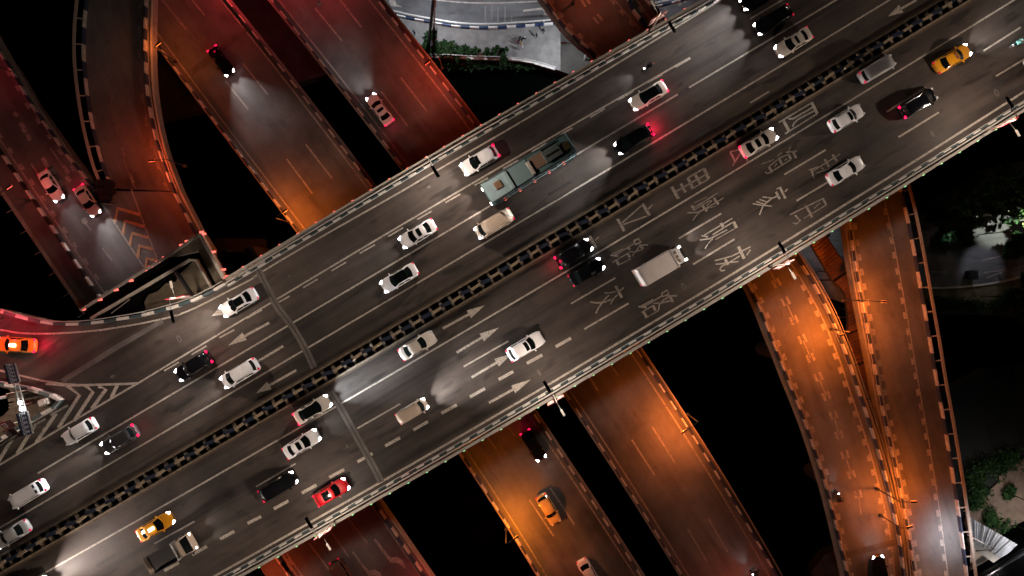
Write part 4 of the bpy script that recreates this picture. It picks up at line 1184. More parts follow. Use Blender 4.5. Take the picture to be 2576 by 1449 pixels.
m = MB(); m.wall([rp[0] + Vector((.25, -.45, 0)), rp[1] + Vector((.25, -.45, 0)), rp[2] + Vector((.25, -.45, 0))], .2, .35); m.obj("roof_edge", flat("edge_dark", (.06, .06, .065)), t, local=False)

# red beacon added at the left edge, further down: it dyes the slip road
# ================================================================== VEHICLES
def lerp_prof(prof, x):
    for (x0, z0), (x1, z1) in zip(prof, prof[1:]):
        if x <= x1:
            return z0 + (z1 - z0) * (x - x0) / max(1e-6, x1 - x0)
    return prof[-1][1]

KINDS = dict(
    sedan=dict(L=4.80, W=1.84, H=1.46, belt=.94, prof=[(-1, .74), (-.95, .90), (-.7, .99), (-.5, .98), (.3, .95), (.45, .92), (.8, .80), (.95, .70), (1, .58)], xf=1.22, xfr=.42, xr=-1.80, xrr=-1.05, r=.0),
    suv=dict(L=4.70, W=1.88, H=1.66, belt=1.04, prof=[(-1, .95), (-.95, 1.03), (-.7, 1.05), (.3, 1.04), (.5, 1.02), (.8, .95), (.95, .84), (1, .66)], xf=1.22, xfr=.50, xr=-2.12, xrr=-1.72, r=.0),
    mpv=dict(L=4.90, W=1.88, H=1.74, belt=1.06, prof=[(-1, .98), (-.95, 1.04), (.3, 1.05), (.6, 1.0), (.85, .90), (.96, .78), (1, .6)], xf=1.72, xfr=.78, xr=-2.26, xrr=-1.95, r=.0),
    van=dict(L=5.0, W=1.82, H=2.0, belt=1.15, prof=[(-1, 1.05), (-.96, 1.12), (.3, 1.15), (.7, 1.1), (.9, .98), (.97, .85), (1, .65)], xf=2.12, xfr=1.55, xr=-2.42, xrr=-2.32, r=.0),
)

PAINTS = {}
def car_paint(key):
    if key in PAINTS: return PAINTS[key]
    c = dict(white=(.88, .89, .93), cream=(.70, .64, .58), silver=(.45, .45, .46), beige=(.66, .54, .44), black=(.006, .006, .008), darkgrey=(.05, .05, .055),
             red=(.52, .004, .012), yellow=(.85, .36, .012), orange=(.55, .42, .20), teal=(.10, .20, .19), brown=(.12, .05, .035), taxired=(.78, .30, .02))[key]
    m, nt, b = new_mat("car_paint_" + key)
    n1 = noise(nt, mapping(nt), 1.2, 4, .6)
    col = ramp(nt, n1, [(.3, tuple(x * .9 for x in c)), (.7, tuple(min(1, x * 1.05) for x in c))])
    nt.links.new(col, b.inputs["Base Color"])
    b.inputs["Roughness"].default_value = .38 if key != "black" else .16
    if key == "black": b.inputs["Specular IOR Level"].default_value = .2
    b.inputs["Metallic"].default_value = .15 if key in ("silver", "darkgrey") else 0
    b.inputs["Coat Weight"].default_value = .8 if key != "black" else .4; b.inputs["Coat Roughness"].default_value = .06
    PAINTS[key] = m
    return m

YS = (-1, -.72, -.38, 0, .38, .72, 1)
def make_car(kind, color, label, cat, u, v, z, deg, head=1, brake=0, glassroof=None, sign=None, roofrack=False, scale=1.0, group=None, beam=None, name=None, beamcol=(1, .97, .95), red=None):
    K = KINDS[kind]; L, Wd, H, belt = K['L'] * scale, K['W'] * (scale ** .5), K['H'], K['belt']
    loc = P(u, v, z + 1.0); loc.z = z
    t = thing(name or cat, label, cat, loc, R(deg), group)
    t.scale = (.84, .84, .84)
    pm = car_paint(color)
    hl = L / 2; hw = Wd / 2
    # ---- body shell
    xs = [-1, -.988, -.96, -.91, -.82, -.68, -.5, -.25, 0, .25, .45, .62, .76, .86, .93, .97, .99, 1]
    m = MB(); rings = []
    for X in xs:
        a = abs(X)
        wf = lerp_prof([(0, 1), (.6, .995), (.76, .975), (.86, .935), (.93, .87), (.97, .79), (.99, .70), (1, .60)] if X > 0 else [(0, 1), (.7, .99), (.82, .965), (.91, .92), (.96, .85), (.988, .76), (1, .66)], a)
        w_ = hw * wf; zt = lerp_prof(K['prof'], X)
        lo = .20 + max(0, a - .9) * 1.2
        half = [(w_ * .82, lo), (w_ * .965, lo + .10), (w_, .50), (w_ * .985, max(.56, zt * .80)), (w_ * .93, max(.6, zt - .035)), (w_ * .80, zt), (w_ * .42, zt + .028), (0, zt + .04)]
        ring = [(-y, zz) for y, zz in half[:-1]] + [half[-1]] + [(y, zz) for y, zz in half[:-1][::-1]]
        i = len(m.v); m.v += [(X * hl, y, zz) for y, zz in ring]; rings.append((i, len(ring)))
    for (a, n), (b, _) in zip(rings, rings[1:]):
        for k in range(n):
            m.f.append((a + k, a + (k + 1) % n, b + (k + 1) % n, b + k)); m.m.append(0)
    a, n = rings[0]; m.f.append(tuple(a + k for k in range(n))); m.m.append(0)
    a, n = rings[-1]; m.f.append(tuple(a + n - 1 - k for k in range(n))); m.m.append(0)
    m.obj("body", pm, t, smooth=True)
    # ---- cabin
    wb, wr = hw * .93, hw * (.74 if kind in ('sedan',) else .80 if kind != 'van' else .88)
    k_ = L / K['L']
    xf, xfr, xr, xrr = K['xf'] * k_, K['xfr'] * k_, K['xr'] * k_, K['xrr'] * k_
    def FB(y): return Vector((xf - .30 * y * y, y * wb, belt - .02 + .03 * (1 - y * y)))
    def FR(y): return Vector((xfr - .14 * y * y, y * wr, H - .05 - .05 * y * y))
    def RR_(y): return Vector((xrr + .12 * y * y, y * wr, H - .06 - .05 * y * y))
    def RB(y): return Vector((xr + .22 * y * y, y * wb, belt - .02 + .03 * (1 - y * y)))
    def TOP(y, s):
        p = FR(y).lerp(RR_(y), s); p.z += .05 * math.sin(math.pi * s); p.y *= 1 + .03 * math.sin(math.pi * s); return p
    rows = []
    m = MB()
    for y in YS:
        rows.append([FB(y)] + [TOP(y, s) for s in (0, .2, .4, .6, .8, 1)] + [RB(y)])
    for r0, r1 in zip(rows, rows[1:]):
        for k in range(len(r0) - 1): m.face((r0[k], r0[k + 1], r1[k + 1], r1[k]))
    for y in (-1, 1):
        r_ = rows[0] if y < 0 else rows[-1]
        n = len(r_) - 2
        base = [r_[0].lerp(r_[-1], k / (n - 1)) for k in range(n)]
        for k in range(n - 1): m.face((base[k], r_[1 + k], r_[2 + k], base[k + 1]))
        m.face((r_[0], r_[1], base[0])) if False else None
    m.obj("roof", pm, t, smooth=True)
    def pane(nm, A, B, ys, t0, t1, lift, mat=M_GLASS, par=None):
        m = MB()
        gy = [ys[0] + (ys[1] - ys[0]) * i / 6 for i in range(7)]
        g_ = [[A(y).lerp(B(y), tt) + Vector(lift) for tt in (t0, (t0 + t1) / 2, t1)] for y in gy]
        for a_, b_ in zip(g_, g_[1:]):
            for k in range(2): m.face((a_[k], a_[k + 1], b_[k + 1], b_[k]))
        return m.obj(nm, mat, par or t, smooth=True)
    pane("windshield", FB, FR, (-.90, .90), .08, 1.0, (.014, 0, .022))
    pane("rear_window", RB, RR_, (-.84, .84), .12, .93, (-.014, 0, .022))
    for sy in (-1, 1):
        fb, fr, rr, rb = FB(sy), FR(sy), RR_(sy), RB(sy)
        for s0, s1 in ((.06, .50), (.54, .90)):
            m = MB(); lift = Vector((0, sy * .022, .016))
            def pt(s, h): return fb.lerp(rb, s).lerp(TOP(sy, s), h) + lift
            m.face([pt(s0, .10), pt(s1, .10), pt(s1, .86), pt(s0 + (.04 if s0 < .2 else 0), .86)])
            m.obj("side_window", M_GLASS, t)
        m = MB(); m.tube([TOP(sy * .96, s) + Vector((0, 0, .035)) for s in (0, .2, .4, .6, .8, 1)], .017, 5)
        m.obj("roof_rail", M_CHROME if roofrack else pm, t)
        m = MB(); m.box((xf - .42, sy * (hw + .07), belt + .05), (.16, .24, .13), rz=sy * -.2); m.obj("mirror", pm, t, bevel=.03)
    if glassroof == 'full':
        pane("glass_roof", lambda y: TOP(y, -.04), lambda y: TOP(y, 1.04), (-.90, .90), 0.0, 1.0, (0, 0, .062))
    elif glassroof:
        s0, s1 = glassroof
        pane("sunroof", lambda y: TOP(y, s0), lambda y: TOP(y, s1), (-.72, .72), 0.0, 1.0, (0, 0, .040))
    # ---- lights, trim, wheels
    fz = lerp_prof(K['prof'], .93)
    for sy in (-1, 1):
        m = MB(); m.box((hl * .905, sy * hw * .70, fz - .01), (.50, .27, .10), rz=sy * -.36)
        ho = m.obj("headlight", (M_HEAD if head >= 1 else M_HOFF), t, bevel=.04)
        rz_ = lerp_prof(K['prof'], -.96)
        m = MB(); m.box((-hl * .945, sy * hw * .72, rz_ - .05), (.24, .34, .13), rz=sy * .38)
        m.obj("taillight", M_TAIL if brake else M_TAILD, t, bevel=.03)
    m = MB(); m.box((hl * .985, 0, .52), (.08, Wd * .55, .22)); m.obj("grille", M_TRIM, t, bevel=.02)
    m = MB(); m.box((-hl * .985, 0, .62), (.05, .46, .14)); m.obj("number_plate", M_SIGNB, t)
    wx = hl * .60
    for sx in (1, -1):
        for sy in (-1, 1):
            m = MB(); m.cyl((sx * wx, sy * (hw - .10), .33), .33, .22, 20, 'y'); wo = m.obj("wheel", M_TYRE, t)
            m = MB(); m.cyl((sx * wx, sy * (hw + .008), .33), .21, .03, 14, 'y'); m.obj("rim", M_RIM, wo)
            m = MB(); m.box((sx * wx, sy * (hw - .02), .42), (.84, .07, .46)); m.obj("wheel_arch", M_TRIM, t, bevel=.03)
    if sign:
        m = MB(); m.box((xfr - .55, 0, H + .07), (.72, .34, .13)) if sign == 'lit_long' else m.box((xfr - .35, 0, H + .07), (.30, .75, .12))
        m.obj("roof_sign", M_SIGN_LIT if sign.startswith('lit') else flat("sign_orange_dim", (.25, .10, .05)), t, bevel=.03)
    if head >= 1:
        e = beam if beam is not None else 1.0
        for sy in (-1, 1):
            low_beam("headlight_beam", (hl + .12, sy * hw * .6, .66), (1, sy * .06, -.12), beamcol, 18 * e, 74, 1.0, t)
    if brake or red:
        e = red if red else 1.0
        l = bpy.data.lights.new("brake_glow", 'POINT'); l.energy = 24 * e; l.color = (1, .01, .07); l.shadow_soft_size = .3
        o = bpy.data.objects.new("brake_glow", l); o.location = (-hl - .55, 0, .95); COL.objects.link(o); o.parent = t
    return t

ZMN = Z_MAIN + .02
NW, SE = 210.7, 30.7
V = make_car
# --- upper carriageway (towards the lower left)
V('sedan', 'black', "black car entering at the top edge with both headlights glaring", "car", 1912, -15, ZMN, NW, glassroof='full', beam=7.0)
V('mpv', 'black', "big black people carrier in the top right, next to the car cut by the edge", "car", 1948, 47, ZMN, NW, beam=5.0)
V('sedan', 'cream', "cream sedan with a small dark sunroof near the top right, behind the black people carrier", "car", 2000, 103, ZMN, NW + 1, glassroof=(.28, .52), beam=.35)
V('sedan', 'cream', "cream sedan with an all-black roof, upper left of the dark car with red glow", "car", 1633, 238, ZMN, NW, glassroof='full', brake=1, red=.6, beam=.35)
V('mpv', 'black', "black people carrier throwing a strong red glow behind it", "car", 1596, 349, ZMN, NW, brake=1, red=9.0, beam=9.0)
V('suv', 'white', "white crossover with bright round red tail lights, beside the bus roof", "car", 1206, 402, ZMN, NW, glassroof=(.0, .20), brake=1, red=.2, roofrack=True, scale=1.04, beam=4.5)
V('van', 'beige', "long cream minibus directly below the front of the bus", "van", 1243, 562, ZMN, NW, head=1, beam=.3)
V('sedan', 'white', "white sedan with a dark square sunroof, left of the cream minibus", "car", 1050, 587, ZMN, NW, glassroof=(.25, .62), beam=2.0)
V('sedan', 'white', "white sedan with a full black glass roof in the middle of the upper carriageway", "car", 1003, 699, ZMN, NW, glassroof='full', beam=.4)
V('sedan', 'white', "shiny white sedan with black roof, in the lane beside the concrete wedge", "car", 597, 761, ZMN, NW, glassroof=(.0, .85), beam=5.0)
V('suv', 'black', "black crossover with silver roof rails and two red lamps, above the white people carrier", "car", 484, 922, ZMN, NW + 1, brake=1, red=.4, roofrack=True, beam=.5)
V('mpv', 'white', "white people carrier with a beige roof, right behind the painted arrow tip", "car", 600, 940, ZMN, NW, roofrack=True, beam=3.5)
V('sedan', 'taxired', "orange taxi lit red on the curved slip road at the left edge", "taxi", 33, 868, ZMN, 177, sign='lit_long', brake=1, red=7.0, beam=.3)
V('suv', 'white', "plain white hatchback next to the striped merging nose", "car", 195, 1087, ZMN, NW, scale=.92, head=0)
V('suv', 'darkgrey', "dark grey car with glowing red tail lights, right of the plain white hatchback", "car", 297, 1107, ZMN, NW, brake=1, red=.5, beam=3.5)
V('van', 'white', "white van with two dark roof vents near the left edge", "van", 65, 1245, ZMN, NW, scale=.96, head=0)
V('sedan', 'silver', "silver sedan cut by the left edge beside the central divider", "car", 22, 1348, ZMN, NW, head=1, beam=.2)
# --- lower carriageway (towards the upper right)
V('sedan', 'yellow', "yellow taxi with a brightly lit roof sign at the lower left", "taxi", 386, 1328, ZMN, SE, sign='lit_long', beam=.4)
V('mpv', 'black', "black people carrier with both headlights lit, left of the red car", "car", 697, 1226, ZMN, SE, beam=.5)
V('suv', 'red', "bright red hatchback with a black sunroof near the lower railing", "car", 832, 1240, ZMN, SE, scale=.95, glassroof=(.25, .68), beam=.5)
V('sedan', 'white', "white sedan with dark sunroof, below the cream car at the joint", "car", 756, 1119, ZMN, SE + 1, glassroof=(.22, .60), beam=2.5)
V('sedan', 'cream', "cream sedan with a full black roof next to the divider at the road joint", "car", 784, 1032, ZMN, SE, glassroof='full', beam=15.0, brake=1, red=.3, beamcol=(.85, .93, 1))
V('van', 'beige', "small beige microvan with headlights making a foggy glow in front", "van", 1036, 1035, ZMN, SE, scale=.80, beam=11.0)
V('sedan', 'cream', "cream sedan close to the divider, left of the upper painted arrow", "car", 1049, 870, ZMN, SE, head=0)
V('suv', 'white', "gleaming white estate car with a small sunroof driving over a painted arrow", "car", 1322, 872, ZMN, SE, glassroof=(.05, .26), head=0, scale=1.02)
V('suv', 'black', "black car with red tail lights by the divider, upper of two dark vehicles together", "car", 1444, 637, ZMN, SE, brake=1, red=1.5, roofrack=True, beam=.5)
V('sedan', 'cream', "cream sedan with square sunroof and vivid red lamps, behind the box-shaped character", "car", 1912, 357, ZMN, SE, glassroof=(.35, .72), brake=1, red=.8, beam=.5)
V('suv', 'white', "white crossover with a roof hatch in the upper right, below the silver van", "car", 2133, 295, ZMN, SE, glassroof=(.06, .25), roofrack=True, head=0, scale=.94)
V('sedan', 'white', "white sedan over the painted characters, nearest the lower railing on the right", "car", 2132, 428, ZMN, SE, head=0)
V('mpv', 'black', "glossy black car with red lamps and highlights, left of the far lamp post", "car", 2314, 257, ZMN, SE, brake=1, red=.12, head=0, roofrack=True)
V('sedan', 'yellow', "yellow taxi with a dark unlit roof sign at the upper right", "taxi", 2402, 144, ZMN, SE, sign='dim', beam=5.0)
V('van', 'silver', "silver grey ribbed-roof van hugging the divider at the upper right", "van", 2210, 171, ZMN, SE, scale=.92, head=0, brake=0)
V('sedan', 'white', "white car mostly outside the right edge", "car", 2634, 138, ZMN, SE, head=0, beam=.2)
# --- lower roads
ZL, ZD = Z_LOW + .02, Z_MID + .02
V('sedan', 'black', "black car with white headlights on the upper orange-lit road near the joint", "car", 553, 151, ZL, -54, brake=1, red=.5, beam=4.0, scale=.96)
V('sedan', 'white', "peach-tinted pale sedan with a black sunroof on the reddish road", "car", 954, 273, ZL, 126, glassroof=(.35, .65), brake=1, red=.5, scale=1.03, beam=3.0)
V('sedan', 'white', "pale car with glowing headlights on the far-left road, nearer the left edge", "car", 123, 466, ZD, -58.5, beam=1.5)
V('sedan', 'cream', "beige car with red tail lights on the far-left road, beside the crash cushion", "car", 215, 504, ZD, -57, brake=1, red=.5, beam=4.0)
V('sedan', 'black', "black car with red lamps at the top of the orange-lit road below the main bridge", "car", 1342, 1122, ZL, -58, brake=1, red=.4, beam=.6, scale=1.0)
V('suv', 'orange', "orange-lit tan car straddling the lane dashes on the orange-lit road", "car", 1380, 1283, ZL, -60, head=0)
V('sedan', 'white', "white car cut by the bottom edge on the orange-lit road", "car", 1483, 1448, ZL, -60, head=0, beam=.2)
V('sedan', 'black', "black car with chrome glints at the bottom edge on the curving road", "car", 2219, 1443, Z_R + .02, 99, glassroof='full', beam=1.0)
V('van', 'brown', "reddish brown van cut by the bottom edge on the dark red road", "van", 862, 1448, ZD, -58, head=0)

# second dark vehicle beside the black car: a pickup with an open bed
def box_body(t, name, c, size, mat, bevel=.06, taper=1.0, smooth=False):
    m = MB(); m.box(c, size, taper=taper); return m.obj(name, mat, t, bevel=bevel)

def axle_set(t, xs, hw, r=.40):
    for x in xs:
        for sy in (-1, 1):
            m = MB(); m.cyl((x, sy * (hw - .13), r), r, .26, 20, 'y'); w_ = m.obj("wheel", M_TYRE, t)
            m = MB(); m.cyl((x, sy * (hw + .006), r), r * .6, .03, 14, 'y'); m.obj("rim", M_RIM, w_)

def flatbed(label, u, v, z, deg, L, Wd, cabcol, bedcol, gatecol, head=1, cat="pickup truck", beam=.8, name="pickup_truck"):
    loc = P(u, v, z + 1); loc.z = z
    t = thing(name, label, cat, loc, R(deg)); hl, hw = L / 2, Wd / 2
    pm = car_paint(cabcol)
    cl = L * .29
    box_body(t, "chassis", (0, 0, .55), (L * .97, Wd * .55, .24), M_TRIM, .02)
    m = MB()       # cab: lower block, sloping windscreen, roof
    x0, x1 = hl - cl, hl
    prof = [(x0, .45), (x0, 1.86), (x0 + .18, 1.93), (x1 - .72, 1.93), (x1 - .22, 1.28), (x1 - .03, 1.12), (x1, .5)]
    for sgn in (1,):
        ys = [-hw * .95, -hw * .90, hw * .90, hw * .95]
        secs = []
        for y, k in zip(ys, (0, 1, 1, 0)):
            secs.append([Vector((x, y * (1 if zz < 1.3 else .88), zz if k else min(zz, zz * .985))) for x, zz in prof])
        for a_, b_ in zip(secs, secs[1:]):
            for k in range(len(prof)):
                m.face((a_[k], a_[(k + 1) % len(prof)], b_[(k + 1) % len(prof)], b_[k]))
        m.face(secs[0][::-1]); m.face(secs[-1])
    m.obj("cab", pm, t, bevel=.02)
    m = MB(); m.face([Vector((x1 - .75, y * hw * .78, 1.945)) if k else Vector((x1 - .24, y * hw * .86, 1.30)) for y, k in ((-1, 0), (1, 0), (1, 1), (-1, 1))])
    for p_ in (0,): pass
    o = m.obj("windshield", M_GLASS, t); o.location = (.03, 0, .03)
    for sy in (-1, 1):
        m = MB(); m.box((x0 + cl * .42, sy * hw * .925, 1.5), (cl * .5, .03, .5)); m.obj("side_window", M_GLASS, t)
        m = MB(); m.box((x1 - .3, sy * (hw + .12), 1.45), (.1, .2, .3)); m.obj("mirror", M_TRIM, t, bevel=.02)
        m = MB(); m.box((x1 - .10, sy * hw * .80, .98), (.24, .26, .26)); m.obj("headlight", M_HEADW if head else M_HOFF, t, bevel=.06)
        m = MB(); m.box((-hl + .02, sy * hw * .8, .75), (.1, .25, .14)); m.obj("taillight", M_TAILD, t, bevel=.02)
        m = MB(); m.box(((-hl + x0) / 2 - .05, sy * (hw - .03), 1.12), (x0 + hl - .2, .06, .55)); m.obj("bed_side", car_paint(bedcol), t, bevel=.015)
        if head: spot("headlight_beam", (hl + .15, sy * hw * .7, .9), (1, sy * .04, -.14), (1, .93, .85), 180 * beam, 62, .9, t)
    box_body(t, "bed_floor", ((-hl + x0) / 2 - .05, 0, .84), (x0 + hl - .16, Wd - .08, .08), M_DARK, .0)
    m = MB(); m.box((x0 - .14, 0, 1.45), (.08, Wd * .98, 1.25)); m.obj("headboard", car_paint('silver'), t, bevel=.02)
    m = MB(); m.box((-hl - .02, 0, 1.02), (.46, Wd * .98, .09), rot=Matrix.Rotation(R(28), 3, 'Y')); m.obj("tailgate", car_paint(gatecol), t, bevel=.02)
    axle_set(t, (hl - cl * .55, -hl * .55), hw)
    return t
flatbed("small truck with an empty dark bed, pale cab and bright headlights at the lower left", 430, 1392, ZMN, SE - 1, 5.15, 1.98, 'beige', 'darkgrey', 'beige', beam=1.0)
V('sedan', 'black', "black sedan with small white headlights, lower of two dark vehicles together", "car", 1476, 684, ZMN, SE, glassroof='full', beam=.3, scale=.94)

def box_truck(u, v, z, deg):
    L, Wd = 5.2, 1.94; hl, hw = L / 2, Wd / 2
    loc = P(u, v, z + 2.2); loc.z = z
    t = thing("box_truck", "white box truck over the painted characters on the lower carriageway", "truck", loc, R(deg))
    pm = flat("truck_box_white", (.82, .76, .73), .5, var=.08, scale=.8)
    box_body(t, "chassis", (0, 0, .55), (L * .97, Wd * .5, .24), M_TRIM, .02)
    bx = box_body(t, "cargo_box", (-hl + 2.02, 0, 1.72), (3.94, Wd, 1.95), pm, .05)
    for x in (-1.86, 1.86):
        m = MB(); m.box((-hl + 2.02 + x, 0, 2.70), (.10, Wd + .03, .06)); m.obj("corner_trim", M_SIGNW, bx)
    for y in (-.5, .5):
        m = MB(); m.box((-hl + .03, y * Wd * .5, 1.7), (.05, Wd * .46, 1.8)); m.obj("rear_door", M_SIGNW, t, bevel=.01)
    m = MB(); m.box((-hl - .05, .1, .62), (.14, Wd * .96, .16)); m.obj("rear_bumper", M_STEEL, t, bevel=.02)
    cab = MB(); c0 = hl - 1.10
    prof = [(c0, .45), (c0, 2.02), (c0 + .72, 2.02), (hl - .06, 1.35), (hl, 1.1), (hl, .45)]
    for y0, y1 in ((-hw * .92, hw * .92),):
        A_ = [Vector((x, y0 * (.94 if zz > 1.5 else 1), zz)) for x, zz in prof]; B_ = [Vector((x, y1 * (.94 if zz > 1.5 else 1), zz)) for x, zz in prof]
        for k in range(len(prof)): cab.face((A_[k], A_[(k + 1) % 6], B_[(k + 1) % 6], B_[k]))
        cab.face(A_[::-1]); cab.face(B_)
    cab.obj("cab", car_paint('white'), t, bevel=.05)
    m = MB(); m.face([Vector(q) for q in ((hl - .02, -hw * .84, 1.42), (hl - .02, hw * .84, 1.42), (hl - .36, hw * .80, 2.0), (hl - .36, -hw * .80, 2.0))]); o = m.obj("windshield", M_GLASS, t); o.location = (.05, 0, .02)
    for k in (-1, 0, 1):
        m = MB(); m.box((c0 + .22, k * .46, 2.045), (.26, .32, .03)); m.obj("roof_vent", flat("vent_tan", (.20, .15, .09)), t, bevel=.01)
    for sy in (-1, 1):
        m = MB(); m.box((c0 + .55, sy * hw * .93, 1.55), (.62, .03, .5)); m.obj("side_window", M_GLASS, t)
        m = MB(); m.box((hl - .2, sy * (hw + .08), 1.6), (.1, .2, .3)); m.obj("mirror", M_TRIM, t, bevel=.02)
        m = MB(); m.box((hl - .02, sy * hw * .74, .92), (.16, .26, .24)); m.obj("headlight", M_HEADW, t, bevel=.05)
        m = MB(); m.box((hl - .22, sy * hw * .74, 1.98), (.26, .22, .10)); m.obj("marker_light", M_HEADW, t, bevel=.03)
        m = MB(); m.box((-hl, sy * hw * .8, .75), (.08, .22, .14)); m.obj("taillight", M_TAILD, t)
        spot("headlight_beam", (hl + .15, sy * hw * .7, .9), (1, sy * .08, -.30), (1, .92, .88), 520, 46, .7, t)
    axle_set(t, (hl - .65, -hl * .5), hw)
box_truck(1667, 667, ZMN, SE - .3)

def bus(u, v, z, deg):
    L, Wd, H = 9.9, 2.32, 3.0; hl, hw = L / 2, Wd / 2
    loc = P(u, v, z + 2.8); loc.z = z
    t = thing("bus", "long grey-green bus with air conditioning boxes on its roof", "bus", loc, R(deg))
    pm = flat("bus_paint", (.115, .205, .22), .4, var=.25, scale=.35, coat=.4)
    pl = flat("bus_paint_pale", (.32, .45, .49), .4, var=.2, scale=.5, coat=.4)
    m = MB(); m.box((-.0, 0, 1.65), (L, Wd, 2.6)); body = m.obj("body", pm, t, bevel=.16)
    m = MB(); m.box((hl * .72, 0, 2.965), (L * .26, Wd * .86, .04)); m.obj("roof_panel", pl, t, bevel=.01)
    m = MB(); m.box((hl * .20, 0, 2.97), (L * .22, Wd * .84, .05)); m.obj("roof_panel", flat("bus_panel_mid", (.19, .29, .31), .45), t, bevel=.01)
    m = MB(); m.box((hl * .70, -.15, 3.02), (.75, .75, .10)); m.obj("roof_hatch", flat("hatch_brown", (.20, .12, .07)), t, bevel=.03)
    m = MB(); m.box((hl * .47, 0, 3.03), (.42, Wd * .82, .14)); m.obj("air_duct", pl, t, bevel=.03)
    m = MB(); m.box((-hl * .03, .12, 3.03), (.38, Wd * .62, .14)); m.obj("air_duct", M_CONC_L, t, bevel=.03)
    m = MB(); m.box((-hl * .24, -.1, 2.985), (1.55, Wd * .55, .03)); m.obj("roof_panel", flat("patch_rust", (.22, .14, .10), .6), t)
    m = MB(); m.box((-hl * .55, 0, 3.04), (1.9, 1.15, .20)); ac = m.obj("air_conditioner", flat("ac_grey", (.13, .16, .16), .5), t, bevel=.05)
    m = MB(); m.box((-hl * .55, 0, 3.15), (1.4, .20, .03)); m.obj("vent_grille", M_DARK, ac)
    m = MB(); m.box((-hl * .56, -hw * .72, 3.0), (1.8, .18, .04)); m.obj("roof_channel", M_DARK, t)
    m = MB(); m.box((-hl * .85, .1, 3.0), (.8, .8, .12)); m.obj("roof_hatch", flat("hatch_olive", (.09, .07, .03)), t, bevel=.03)
    for sy in (-1, 1):
        for k in range(6):
            x = hl * .78 - k * 1.48
            m = MB(); m.box((x, sy * (hw + .005), 2.0), (1.30, .03, .85)); m.obj("side_window", M_GLASS, t, bevel=.008)
        m = MB(); m.tube([(hl * .9, sy * hw * .90, 2.98), (-hl * .95, sy * hw * .90, 2.98)], .03, 5); m.obj("roof_gutter", M_TRIM, t)
        m = MB(); m.box((hl + .02, sy * hw * .74, .95), (.1, .34, .22)); m.obj("headlight", M_HEADW, t, bevel=.03)
        m = MB(); m.box((-hl - .01, sy * hw * .78, 1.0), (.06, .2, .4)); m.obj("taillight", M_TAILD, t, bevel=.02)
        m = MB(); m.box((hl + .18, sy * (hw + .08), 2.3), (.16, .24, .4)); m.obj("mirror", M_TRIM, t, bevel=.03)
        spot("headlight_beam", (hl + .2, sy * hw * .7, .95), (1, sy * .08, -.26), (1, .82, .74), 700, 56, .8, t)
        for k in range(5):
            m = MB(); m.box((hl * .70 - k * 1.75, sy * (hw + .14), .8), (.24, .05, .06)); m.obj("side_marker", M_BEAD_R, t)
    m = MB(); m.box((hl + .003, 0, 1.95), (.03, Wd * .88, 1.15)); m.obj("windshield", M_GLASS, t, bevel=.01)
    m = MB(); m.box((-hl - .003, 0, 2.1), (.03, Wd * .8, .7)); m.obj("rear_window", M_GLASS, t, bevel=.01)
    axle_set(t, (hl * .62, -hl * .48), hw, .48)
bus(1330, 423, ZMN, NW + .9)

V('sedan', 'white', "white car just outside the bottom left corner whose headlights light the road", "car", 72, 1490, ZMN, SE, beam=15.0, beamcol=(1, .85, .78))
# vents on the white van roof, ribs on the silver van
for o in [x for x in COL.objects if x.get("label", "").startswith("white van with two dark roof vents")]:
    for y in (-.36, .36):
        m = MB(); m.box((-1.85, y, 2.04), (.28, .42, .04)); m.obj("roof_vent", M_DARK, o, bevel=.01)
for o in [x for x in COL.objects if x.get("label", "").startswith("silver grey ribbed")]:
    for k in range(7):
        m = MB(); m.box((-.4, -.6 + k * .2, 2.03), (3.2, .04, .03)); m.obj("roof_rib", M_TRIM, o)

